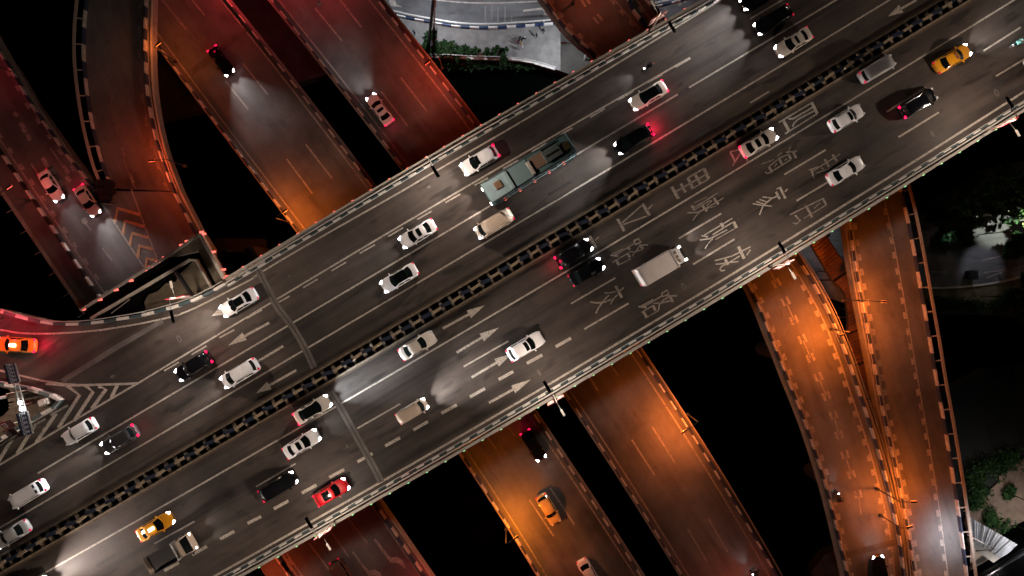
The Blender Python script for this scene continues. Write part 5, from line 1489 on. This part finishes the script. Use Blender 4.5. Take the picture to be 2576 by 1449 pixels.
# ================================================================== PEOPLE AND TWO-WHEELERS
M_SKIN = flat("skin", (.45, .28, .20), .55); M_HAIR = flat("hair", (.015, .012, .01), .6)
def person_mesh(parent, cloth, pants, sit=False, loc=(0, 0, 0), lean=.0, walk=.0, helmet=None):
    me = bpy.data.meshes.new("body")
    if sit:
        J = dict(pel=(0, 0, .80), ch=(.10 + lean, 0, 1.20), nk=(.14 + lean, 0, 1.42), hd=(.17 + lean, 0, 1.58),
                 lh=(.02, .12, .78), lk=(.42, .20, .72), lf=(.36, .18, .32), lt=(.52, .18, .28), rh=(.02, -.12, .78), rk=(.42, -.20, .72), rf=(.36, -.18, .32), rt=(.52, -.18, .28),
                 ls=(.10 + lean, .20, 1.36), le=(.26 + lean, .30, 1.14), lw=(.50, .30, 1.06), rs=(.10 + lean, -.20, 1.36), re=(.26 + lean, -.30, 1.14), rw=(.50, -.30, 1.06))
    else:
        w = walk
        J = dict(pel=(0, 0, .94), ch=(.03, 0, 1.26), nk=(.04, 0, 1.46), hd=(.06, 0, 1.62),
                 lh=(0, .10, .90), lk=(.12 * w, .11, .50), lf=(.02 + .28 * w, .11, .08), lt=(.18 + .28 * w, .12, .03), rh=(0, -.10, .90), rk=(.03, -.11, .50), rf=(-.22 * w, -.11, .09), rt=(-.08 * w + .1, -.12, .03),
                 ls=(.03, .20, 1.40), le=(-.06, .26, 1.12), lw=(.08, .27, .88), rs=(.03, -.20, 1.40), re=(.10, -.26, 1.12), rw=(.24, -.24, .92))
    E = [("pel", "ch"), ("ch", "nk"), ("nk", "hd"), ("pel", "lh"), ("lh", "lk"), ("lk", "lf"), ("lf", "lt"), ("pel", "rh"), ("rh", "rk"), ("rk", "rf"), ("rf", "rt"),
         ("ch", "ls"), ("ls", "le"), ("le", "lw"), ("ch", "rs"), ("rs", "re"), ("re", "rw")]
    RAD = dict(pel=.15, ch=.165, nk=.06, hd=.10, lh=.095, rh=.095, lk=.062, rk=.062, lf=.045, rf=.045, lt=.038, rt=.038, ls=.062, rs=.062, le=.045, re=.045, lw=.034, rw=.034)
    ks = list(J); me.from_pydata([Vector(J[k]) + Vector(loc) for k in ks], [(ks.index(a), ks.index(b)) for a, b in E], [])
    o = bpy.data.objects.new("body", me); COL.objects.link(o); o.parent = parent
    md = o.modifiers.new("skin", 'SKIN'); md.use_smooth_shade = True
    for i, k in enumerate(ks):
        me.skin_vertices[0].data[i].radius = (RAD[k], RAD[k] * (1.0 if k not in ('ch', 'pel') else .75))
    me.skin_vertices[0].data[0].use_root = True
    o.modifiers.new("sub", 'SUBSURF').levels = 1
    me.materials.append(cloth)
    hd = Vector(J['hd']) + Vector(loc)
    bm = bmesh.new(); bmesh.ops.create_uvsphere(bm, u_segments=12, v_segments=8, radius=.115)
    for v_ in bm.verts: v_.co = Vector((v_.co.x * .95, v_.co.y * .85, v_.co.z * 1.12)) + hd + Vector((-.012, 0, .035))
    hm = bpy.data.meshes.new("hair"); bm.to_mesh(hm); bm.free(); hm.materials.append(helmet or M_HAIR)
    ho = bpy.data.objects.new("helmet" if helmet else "hair", hm); COL.objects.link(ho); ho.parent = parent
    m = MB(); 
    for sy in (-1, 1):
        m.box(Vector(J['lw' if sy > 0 else 'rw']) + Vector(loc) + Vector((.03, 0, -.05)), (.07, .05, .11))
        m.box(Vector(J['hd']) + Vector(loc) + Vector((.095, sy * .035, .02)), (.02, .02, .02))
    m.box(Vector(J['hd']) + Vector(loc) + Vector((.11, 0, -.01)), (.03, .025, .04))
    m.obj("hands_and_face", M_SKIN, parent, bevel=.008)

def scooter(label, u, v, z, deg, bodymat, shirt, light=1, name="motorcycle", cat="motorcycle", helmet=None, beam=3.0):
    loc = P(u, v, z + .8); loc.z = z
    t = thing(name, label, cat, loc, R(deg)); t.scale = (.85, .85, .85)
    for x in (.62, -.60):
        m = MB(); m.cyl((x, 0, .28), .28, .12, 18, 'y'); wo = m.obj("wheel", M_TYRE, t)
        m = MB(); m.cyl((x, 0, .28), .16, .13, 12, 'y'); m.obj("rim", M_RIM, wo)
    m = MB(); m.box((-.35, 0, .58), (.85, .30, .30), taper=.85); m.obj("rear_body", bodymat, t, bevel=.06)
    m = MB(); m.box((.50, 0, .62), (.16, .36, .62), rot=Matrix.Rotation(R(-18), 3, 'Y')); m.obj("front_fairing", bodymat, t, bevel=.05)
    m = MB(); m.box((.12, 0, .36), (.55, .30, .08)); m.obj("floorboard", M_TRIM, t, bevel=.02)
    m = MB(); m.box((-.35, 0, .77), (.72, .28, .10)); m.obj("seat", M_TRIM, t, bevel=.04)
    m = MB(); m.tube([(.46, -.34, 1.04), (.52, -.10, 1.0), (.52, .10, 1.0), (.46, .34, 1.04)], .02, 6); m.tube([(.62, 0, .3), (.50, 0, 1.0)], .03, 6); m.obj("handlebar", M_DARK, t)
    m = MB(); m.box((.62, 0, .90), (.14, .20, .14)); m.obj("headlight", M_HEAD if light else M_HOFF, t, bevel=.04)
    m = MB(); m.box((-.78, 0, .62), (.06, .18, .08)); m.obj("taillight", M_TAILD, t)
    if light: spot("headlight_beam", (.75, 0, .9), (1, 0, -.16), (.9, .95, 1), 120 * beam, 60, .9, t)
    # the rider is a thing of its own
    rl = Vector((loc.x, loc.y, z))
    r = thing("person", "rider seated on the " + label.split(" with ")[0].split(",")[0], "person", rl, R(deg)); r.scale = (.85, .85, .85)
    person_mesh(r, shirt, shirt, sit=True, loc=(-.38, 0, .05), helmet=helmet)
    return t
cl = lambda n, c: flat("cloth_" + n, c, .8)
C_BLK, C_WHT, C_TAN, C_TEA = cl("black", (.02, .02, .025)), cl("white", (.6, .6, .6)), cl("tan", (.45, .30, .15)), cl("teal", (.10, .28, .26))
scooter("dark motorcycle with one white headlight on the upper carriageway", 1632, 165, ZMN, NW, M_DARK, C_BLK, beam=4.0, helmet=M_DARK)
scooter("teal and grey scooter at the right edge with a red rear lamp", 2567, 104, ZMN, SE, flat("scooter_teal", (.10, .30, .28), .4), C_TEA, light=0, helmet=M_WHITE)
scooter("black scooter on the curving road near its left parapet", 2113, 1253, Z_R + .02, 104, M_DARK, C_BLK, beam=.6, helmet=M_DARK)
scooter("small scooter at the bottom edge on the reddish road", 1900, 1455, ZL, 122, M_DARK, C_BLK, beam=.6, helmet=M_DARK)
ZB = .01
Zt_ = Wn(1440, 0, 3.578)
scooter("parked dark electric bike beside the stroller in a tan shirt, on the lit pavement", *Zt_(1845, 520), ZB, 25, M_DARK, C_BLK, light=0, name="electric_bike", cat="bike")
for (x, y, cm, lab, dg, wk) in ((1835, 575, C_TAN, "person in a tan shirt walking on the lit pavement above the person in white", 20, .6), (1850, 630, C_WHT, "person in white nearest the quay wall on the lit pavement", 200, .4),
                            (2045, 472, C_BLK, "person in dark clothes right of the bikes on the lit pavement", 15, .7), (2140, 410, C_BLK, "person in dark clothes close to the striped roadside barrier", 30, .5),
                            (400, 432, C_BLK, "person in dark clothes alone at the left end of the lit pavement", 40, .5)):
    loc = P(*Zt_(x, y), .9); loc.z = .09 - .08
    t = thing("person", lab, "person", loc, R(dg)); t.scale = (.88, .88, .88); person_mesh(t, cm, cm, walk=wk)

# ================================================================== LAMP POSTS
def lamp_post(label, head_uv, z, h, outward, arm, color, power, banner=None, k=1.2, cap=5.0, second=None, lowhead=False, group=None, inframe=True, pole=None):
    M_PL = pole or M_POLE
    hz = z + h
    head = P(head_uv[0], head_uv[1], hz)
    o = Vector((outward[0], outward[1], 0)).normalized()
    base = head + o * arm; base.z = z
    t = thing("street_lamp", label, "street lamp", base, 0, group)
    H = head - base
    top = Vector((0, 0, h - .25))
    m = MB(); m.tube([Vector((0, 0, -.2)), Vector((0, 0, h * .5)), top], .09, 8, r1=.06); m.obj("pole", M_PL, t)
    m = MB(); m.box((0, 0, .25), (.35, .35, .5)); m.obj("pole_base", M_CONC_D, t, bevel=.03)
    d = -o
    a = math.atan2(d.y, d.x)
    m = MB(); m.tube([top, top + d * arm * .4 + Vector((0, 0, .22)), d * (arm - .35) + Vector((0, 0, h - .02))], .045, 6); m.obj("arm", M_PL, t)
    m = MB()
    hp = Vector((H.x, H.y, h))
    m.box(hp, ((1.25, .34, .10) if not pole else (.75, .24, .08)), rz=a, taper=.8); m.obj("lamp_head", M_DARK, t, bevel=.03)
    m = MB(); m.box(hp - Vector((0, 0, .065)), (.7, .24, .02), rz=a); m.obj("lamp_lens", glow("lens_%s" % label[:12].replace(" ", "_"), color, 5), t)
    dircoord_light("lamp_light", hp - Vector((0, 0, .16)), color, power, t, k=k, cap=cap)
    if second:
        m = MB(); m.tube([top * .8, top * .8 - d * 1.0 + Vector((0, 0, .2))], .035, 6); m.obj("arm", M_POLE, t)
        m = MB(); m.box(top * .8 - d * 1.3 + Vector((0, 0, .22)), (.7, .22, .08), rz=a); m.obj("lamp_head", M_POLE, t, bevel=.02)
    if banner:
        n = Vector((-d.y, d.x, 0))
        for s in (-1, 1):
            c = Vector((0, 0, h * .66)) + n * s * .55
            rot = Matrix.Rotation(math.atan2(n.y, n.x), 3, 'Z')
            m = MB(); m.box(c, (.75, .05, 1.7), rot=rot); b_ = m.obj("banner", [M_RED, M_REDF, M_BLUE][banner - 1], t)
            m = MB()
            for q in (-.5, -.2, .1, .4):
                m.box(c + Vector((0, 0, q)), (.5, .065, .06), rot=rot); m.box(c + Vector((0, 0, q + .12)), (.07, .065, .2), rot=rot)
            m.obj("banner_print", M_SIGNW, b_)
    return t
WN = (-.51, .86); WS = (.51, -.86)
C_W = (1.0, .79, .64)
PW = 1520
MAINL = [
    ("street lamp on the bridge edge above the white crossover", (1095, 431), WN, 0),
    ("street lamp beside the inner platform of the concrete wedge", (433, 796), (-.2, .95), 1),
    ("street lamp on the bridge edge at the top, beside the small parapet", (1690, 67), WN, 2),
    ("street lamp with faded pink banners below the red hatchback", (777, 1316), WS, 2),
    ("street lamp above the gap between the two straight lower roads", (1376, 973), WS, 2),
    ("street lamp with banners over the right curving road", (1967, 623), WS, 2),
    ("street lamp with red banners at the right edge of the bridge", (2540, 258), WS, 1)]
for lab, uv, ow, bn in MAINL:
    lamp_post(lab, uv, Z_MAIN + .0, 6.0, ow, 1.8, C_W, PW * (.22 if uv[0] == 1690 else 1), banner=bn, second=(bn in (1, 2)))
for i, (uv, ow) in enumerate((((2290, -290), WN), ((-120, 1040), WN), ((180, 1660), WS), ((3120, -100), WS), ((-300, 760), WN))):
    lamp_post("street lamp outside the picture, %s of the bridge" % ("far upper right end", "left gore", "lower left end", "far right end", "slip road side")[i], uv, Z_MAIN, 6.0, ow, 1.8, C_W, PW * (.25, .4, 1, 1, .15)[i])
OR_ = (1.0, .19, .022); YO = (1.0, .235, .015)
LOWL = [
    ("street lamp on the right edge of the reddish road below the main bridge", (1721, 1086), Z_LOW, 5.5, (.84, .54), 2.0, (1.0, .20, .03), 3300),
    ("street lamp on the left edge of the orange-lit road below the main bridge", (1298, 1353), Z_LOW, 5.5, (-.84, -.54), 1.4, YO, 2900),
    ("street lamp on the right edge of the reddish road near the lit bank", (1074, 157), Z_LOW, 5.5, (.8, .6), 1.6, (1.0, .085, .03), 950),
    ("street lamp on the left parapet just above the main bridge", (716, 530), Z_LOW, 5.5, (-.8, -.6), 1.4, (1.0, .20, .025), 1900),
    ("street lamp shining on the side wall of the curved ramp at the top", (397, 110), Z_LOW, 5.5, (-.8, -.6), .6, (1.0, .20, .03), 420),
    ("street lamp leaning over the curved ramp from its right edge", (380, 404), Z_MID + .6, 5.0, (1, .1), 1.7, (1.0, .12, .035), 1250),
    ("street lamp on the outer edge of the far-left road", (22, 470), Z_MID, 5.5, (-.84, -.54), 1.6, (1.0, .13, .09), 330),
    ("street lamp between the two curving ramps, upper one", (2118, 843), Z_R, 5.5, (1, .3), 1.2, OR_, 4200),
    ("street lamp with a long arm over the outer right ramp", (2225, 759), Z_R, 5.5, (-1, .05), 2.4, OR_, 2400),
    ("street lamp over the outer right ramp, upper of the close pair near the bottom", (2299, 1263), Z_R, 5.5, (-1, 0), 1.5, OR_, 2000),
    ("street lamp over the outer right ramp, lower of the close pair near the bottom", (2289, 1326), Z_R, 5.0, (-1, -.2), .9, OR_, 900)]
for lab, uv, z, h, ow, arm, col, pw in LOWL:
    lamp_post(lab, uv, z, h, ow, arm, col, pw * 1.35, k=-.5, cap=1.0, pole=M_POLE_D)
for i, (uv, z, ow, col, pw) in enumerate((((650, 1510), Z_MID, (-.84, -.54), (1, .13, .04), 1200), ((560, -80), Z_LOW, (.8, .6), (1, .05, .06), 1900), ((800, -60), Z_LOW, (-.8, -.6), (1, .04, .05), 600),
                                      ((1900, 1560), Z_LOW, (.84, .54), (1, .16, .08), 900), ((2000, 1120), Z_R, (-1, 0), OR_, 500), ((-80, 150), Z_MID, (1, 0), (1, .05, .07), 260), ((1480, -60), Z_R, (-.8, -.6), (1, .16, .06), 600),
                                      ((1240, 220), Z_LOW, (.8, .6), (1, .16, .06), 900), ((2420, 1540), Z_R, (1, 0), (1, .5, .32), 900), ((1175, 1560), Z_MID, (.84, .54), (1, .08, .06), 5000))):
    if i in (4, 7): continue
    lamp_post("street lamp outside the picture, number %d on the lower roads" % i if False else "street lamp outside the picture lighting %s" % ("the dark red road", "the orange-lit road's far end", "the reddish road's far end", "the reddish road's near end", "x", "the far-left road's top", "the top right road", "x", "the outer ramp's near end", "the dark red road from its right side")[i], uv, z, 5.5, ow, 1.6, col, pw * .9, k=-.5, cap=1.0, pole=M_POLE_D)

# the white-lit bank: a tall white lamp, a tall dark mast and lights on the barrier
Zt2 = Wn(1440, 0, 3.578)
b0 = P(*Zt2(668, 400), 0.1)
t = thing("street_lamp", "tall white street lamp with a cabinet at its foot on the lit bank", "street lamp", b0)
tp = P(*Zt2(680, 80), 8.0); m = MB(); m.tube([Vector((0, 0, -.1)), tp - b0], .16, 10, r1=.10); m.obj("pole", M_WHITE, t)
m = MB(); m.box((.1, -.1, .5), (.8, .7, 1.1)); m.obj("cabinet", M_DARK, t, bevel=.05)
m = MB(); m.box(tp - b0 + Vector((0, .5, .1)), (.4, 1.2, .12)); m.obj("lamp_head", M_WHITE, t, bevel=.03)
spot("lamp_light", tp - b0 + Vector((0, .8, -.05)), (0, .1, -1), (.86, .90, 1), 4300, 150, .6, t, .12)
t = thing("mast", "very tall dark steel mast rising beside the white lamp on the bank", "mast", P(1078, 113, 0))
m = MB(); m.tube([Vector((0, 0, -.2)), P(1092, -20, 17.5) - P(1078, 113, 0)], .22, 12, r1=.16); m.obj("pole", M_DARK, t)
m = MB(); m.box((0, 0, .3), (.9, .9, .7)); m.obj("pole_base", M_DARK, t, bevel=.05)
for i, (uv, pw, wh) in enumerate((((1300, -120), 5600, "far"), ((1420, 95), 3500, "near the reddish ramp"), ((1690, -60), 5200, "behind the top right road"))):
    hb = P(uv[0], uv[1], 8.5)
    t = thing("street_lamp", "white bank lamp %s, hidden behind or outside the picture edge" % wh, "street lamp", (hb.x, hb.y, 0))
    if i == 1: hb.z = 6.5; t.location = (P(1470, 95, 0).x, hb.y, 0)
    m = MB(); m.tube([Vector((0, 0, -.2)), Vector((0, 0, hb.z))], .1, 8); m.obj("pole", M_POLE, t)
    dx = hb - Vector(t.location)
    m = MB(); m.tube([Vector((0, 0, hb.z)), dx], .05, 6); m.box(dx, (.6, .3, .1)); m.obj("lamp_head", M_POLE, t)
    spot("lamp_light", dx - Vector((0, 0, .1)), (0, 0, -1), (.86, .90, 1), pw, 150, .6, t, .12)
t = thing("fill_light", "added red beacon on a short post beside the slip road at the left edge", "added light", P(8, 800, Z_MAIN))  # added red light, there only to redden the slip road
m = MB(); m.tube([Vector((0, 0, 0)), Vector((0, 0, 4.2))], .06, 8); m.obj("post", M_POLE_D, t)
m = MB(); m.cyl((0, 0, 4.35), .14, .22, 12); m.obj("lamp_dome", M_RED, t)
dircoord_light("red_fill_light", Vector((0, -.25, 4.1)), (1, .02, .06), 1500, t, k=-.5, cap=1.0)
# other white lamps low on the east side
def small_lamp(label, uv, h, pw, col, z0=-.1, size=150, direc=(0, 0, -1)):
    b = P(uv[0], uv[1], z0); t = thing("garden_lamp", label, "lamp", b)
    m = MB(); m.tube([Vector((0, 0, 0)), Vector((0, 0, h))], .06, 8); m.obj("pole", M_DARK, t)
    m = MB(); m.box((0, 0, h + .08), (.4, .4, .08)); m.obj("lamp_head", M_DARK, t)
    spot("lamp_light", Vector((0, 0, h - .02)), direc, col, pw, size, .7, t, .1)
small_lamp("lamp post hidden in the dark trees above the plaza", (2465, 590), 5.0, 1300, (.85, .83, 1), direc=(.05, -.85, -1), size=58)
small_lamp("lamp post hidden under the outer ramp railing", (2345, 600), 4.5, 130, (.75, .9, 1), size=140)
small_lamp("lamp post lighting the forecourt between the ramps", (2040, 600), 5.5, 800, (.85, .92, 1))
small_lamp("floodlight beside the pale shed roof", (2556, 1322), 7.0, 3500, (.95, .95, 1), direc=(-.5, -.1, -1))
small_lamp("lamp hidden among the shrubs right of the outer ramp", (2535, 1240), 8.0, 800, (1, .80, .66))
small_lamp("lamp at the verge by the curving kerb on the east bank", (2470, 745), 3.5, 45, (1, .85, .5))
small_lamp("white lamp under the outer ramp at the bottom", (2440, 1405), 6.0, 500, (1, .9, .85))
hl_ = P(2392, 1348, Z_R) + Vector((0, 0, 5)); t = thing("floodlight", "floodlight on the railing throwing a white pool on the outer ramp", "lamp", (P(2434, 1345, Z_R).x, P(2434, 1345, Z_R).y, Z_R))
dv = hl_ - Vector(t.location)
m = MB(); m.tube([Vector((0, 0, 0)), Vector((0, 0, 5.0)), dv], .05, 6); m.obj("pole", M_POLE, t)
m = MB(); m.box(dv, (.3, .2, .08)); m.obj("lamp_head", M_POLE, t)
spot("lamp_light", dv - Vector((0, 0, .08)), (0, 0, -1), (.88, .9, 1), 2000, 120, 1.0, t, .08)

# ================================================================== TREES AND BUSHES
def leaf_mesh(name, n, rx, ry, rz, leaf, mats, centre=(0, 0, 0), clumps=14, seed=0, parent=None):
    rnd = random.Random(seed)
    cs = [(Vector((rnd.gauss(0, .45) * rx, rnd.gauss(0, .45) * ry, rnd.uniform(-.5, .7) * rz)), rnd.uniform(.22, .45)) for _ in range(clumps)]
    m = MB(); c0 = Vector(centre)
    for _ in range(n):
        c, r = cs[rnd.randrange(clumps)]
        d = Vector((rnd.gauss(0, 1), rnd.gauss(0, 1), rnd.gauss(0, 1))).normalized()
        p = c0 + c + Vector((d.x * rx, d.y * ry, d.z * rz)) * r * rnd.uniform(.6, 1.1)
        a = Vector((rnd.gauss(0, 1), rnd.gauss(0, 1), rnd.gauss(0, .5))).normalized(); b = a.cross(Vector((rnd.gauss(0, .6), rnd.gauss(0, .6), 1))).normalized()
        s = leaf * rnd.uniform(.6, 1.3)
        m.face((p - a * s, p + b * s * .5, p + a * s, p - b * s * .5), rnd.randrange(len(mats)))
    return m.obj(name, mats, parent)
def tree(label, u, v, z, h, r, n=1500, mats=None, seed=1, leaf=.32, clumps=16):
    t = thing("tree", label, "tree", P(u, v, z))
    rnd = random.Random(seed)
    m = MB(); m.tube([(0, 0, 0), (.1, .05, h * .35), (.0, .1, h * .62)], .2, 8, r1=.1)
    for k in range(5):
        a = k * 1.26 + rnd.random(); m.tube([(0, .05, h * (.4 + .04 * k)), (math.cos(a) * r * .35, math.sin(a) * r * .35, h * .62), (math.cos(a) * r * .7, math.sin(a) * r * .7, h * .74)], .08, 6, r1=.03)
    m.obj("trunk", M_BARK, t)
    leaf_mesh("crown", n, r, r, r * .8, leaf, mats or M_LEAF, (0, 0, h * .75), clumps, seed, t)
    return t
tree("bright green tree lit from inside by a lamp at the right edge", 2548, 550, -.2, 6.0, 1.7, 2600, [M_LEAF[2], flat("leaf_lamp_lit_green", (.16, .30, .06), .6)], 3, .24, 12)  # second leaf green is lightened to carry the lamp's glow
small_lamp("glowing garden lamp inside the bright tree at the right edge", (2598, 552), 5.0, 10, (.9, 1, .9))
for o in (P(2604, 548, 7.0),):
    l = bpy.data.lights.new("tree_lamp_light", 'SPOT'); l.spot_size = R(62); l.spot_blend = .6; l.energy = 5000; l.color = (.95, 1, .85); l.shadow_soft_size = .1
    lo = bpy.data.objects.new("tree_lamp_light", l); lo.location = o
    t = thing("street_lamp", "lamp post whose head stands over the bright tree at the right edge", "street lamp", (o.x + .6, o.y, -.2))
    COL.objects.link(lo); lo.parent = t; lo.location = o - Vector(t.location)
    m = MB(); m.tube([Vector((0, 0, 0)), Vector((0, 0, 7.2)), Vector((-.6, 0, 7.4))], .08, 8); m.obj("pole", M_POLE, t)
    m = MB(); m.box((-.6, 0, 7.45), (.5, .3, .08)); m.obj("lamp_head", glow("tree_lamp_head", (1, 1, .95), 6), t)
TR = [("dark tree left of the plaza's lit cone", 2355, 590, 4.5, 2.3), ("dark tree at the upper end of the plaza", 2370, 540, 6, 3.0), ("dark tree right of the plaza's lit cone", 2520, 622, 4, 1.6),
      ("dark tree at the right edge beside the curving kerb", 2565, 700, 5.5, 2.6), ("dark tree between the garden wall and the bright tree", 2505, 500, 6, 3.0), ("dark tree above the garden wall near the bridge", 2430, 500, 6.5, 2.8),
      ("dark tree at the end of the verge", 2540, 775, 5, 2.6)]
for i, (lab, u, v, h, r) in enumerate(TR): tree(lab, u, v, -.2, h, r, 1300, [flat("leaf_night_green", (.005, .014, .004), .7, spec=.05), M_LEAF[0]], 20 + i, .34, 12)
def bush(label, u, v, r, n, z=-.2, mats=None, seed=0, h=.8, leaf=.2, ry=None):
    b = leaf_mesh("bush", n, r, ry or r, h, leaf, mats or M_LEAF, (0, 0, h * .6), 10, seed)
    b.location = P(u, v, z); return tag(b, label, "bush")
for i, (x, y, r, lab) in enumerate(((860, 700, 1.7, "leafy bush at the left end of the quay wall"), (1030, 690, 1.0, "small bush right of the biggest bush by the quay wall"), (760, 680, 1.1, "small bush left of the biggest bush by the quay wall"),
                                    (1435, 695, .9, "bush with reddish leaves in the middle of the quay wall"), (1210, 735, .9, "low bush between the quay wall and the pavement"), (1600, 735, .9, "low bush near the person in white"), (560, 640, .8, "bush touching the reddish road's edge"),
                                    (650, 500, 1.0, "dark bush at the foot of the tall mast"))):
    bush(lab, *Zt2(x, y), r, 700 if r > 1.5 else 420, -.05, M_LEAF[:2] if i != 7 else [M_LEAF[0]], 40 + i)
# overgrown slope below the quay wall
def ground_cover(name, pts_uv, n, z, mats, leaf, seed):
    rnd = random.Random(seed); m = MB()
    for _ in range(n):
        (u0, v0), (u1, v1), hh = pts_uv[rnd.randrange(len(pts_uv))]
        f = rnd.random(); p = P(u0 + (u1 - u0) * f + rnd.gauss(0, hh), v0 + (v1 - v0) * f + rnd.gauss(0, hh), z + rnd.random() * .5)
        a = Vector((rnd.gauss(0, 1), rnd.gauss(0, 1), rnd.gauss(0, .6))).normalized(); b = a.cross(Vector((rnd.gauss(0, .6), rnd.gauss(0, .6), 1))).normalized(); s = leaf * rnd.uniform(.6, 1.4)
        m.face((p - a * s, p + b * s * .5, p + a * s, p - b * s * .5), rnd.randrange(len(mats)))
    o = m.obj(name, mats); return tag(o, kind="stuff")
o = ground_cover("quay_creepers", [((1085, 158), (1200, 165), 6), ((1200, 160), (1350, 166), 5)], 1300, -1.2, [M_LEAF[0], M_LEAF[0]], .22, 5)
o = ground_cover("bank_weeds", [((2440, 1195), (2475, 1245), 9), ((2470, 1240), (2450, 1270), 10), ((2490, 1290), (2500, 1320), 8), ((2520, 1330), (2570, 1370), 14), ((2535, 1250), (2545, 1230), 6), ((2560, 1150), (2500, 1180), 14), ((2480, 1170), (2450, 1210), 10)], 5200, -.2, M_LEAF, .20, 6)
o = ground_cover("verge_weeds", [((2340, 760), (2480, 770), 8), ((2500, 770), (2570, 740), 8), ((2400, 560), (2470, 545), 9), ((2520, 510), (2576, 470), 12)], 2600, -.1, [M_LEAF[0], M_LEAF[1]], .2, 7)

# ================================================================== GROUPS OF LIKE THINGS
for o in COL.objects:
    if o.parent is not None or "category" not in o or "group" in o: continue
    c = o["category"]; n = o.name.split(".")[0]; z = o.location.z
    if c in ("car", "taxi", "van"): o["group"] = "%s on the main bridge" % {"car": "cars", "taxi": "taxis", "van": "vans"}[c] if z > 20 else "cars on the lower roads"
    elif c == "motorcycle": o["group"] = "motorcycles and scooters on the roads"
    elif c == "person": o["group"] = "people on the lit pavement" if z < 5 else "riders on the roads"
    elif n == "street_lamp": o["group"] = "street lamps along the main bridge" if z > 20 else ("street lamps along the lower roads" if z > 5 else "white lamps on the bank")
    elif n == "garden_lamp": o["group"] = "low lamps on the east bank"
    elif n == "road_parapet": o["group"] = "striped parapets of the lower roads"
    elif n == "ramp_railing": o["group"] = "bracketed railings of the ramps"
    elif n == "bridge_railing": o["group"] = "edge railings of the main bridge"
    elif n == "road_pier": o["group"] = "pier rows under the lower roads"
    elif c in ("tree", "bush"): o["group"] = {"tree": "trees on the east bank", "bush": "bushes along the quay wall"}[c]
    elif n == "warning_sign": o["group"] = "red and white signboards on the nose island"
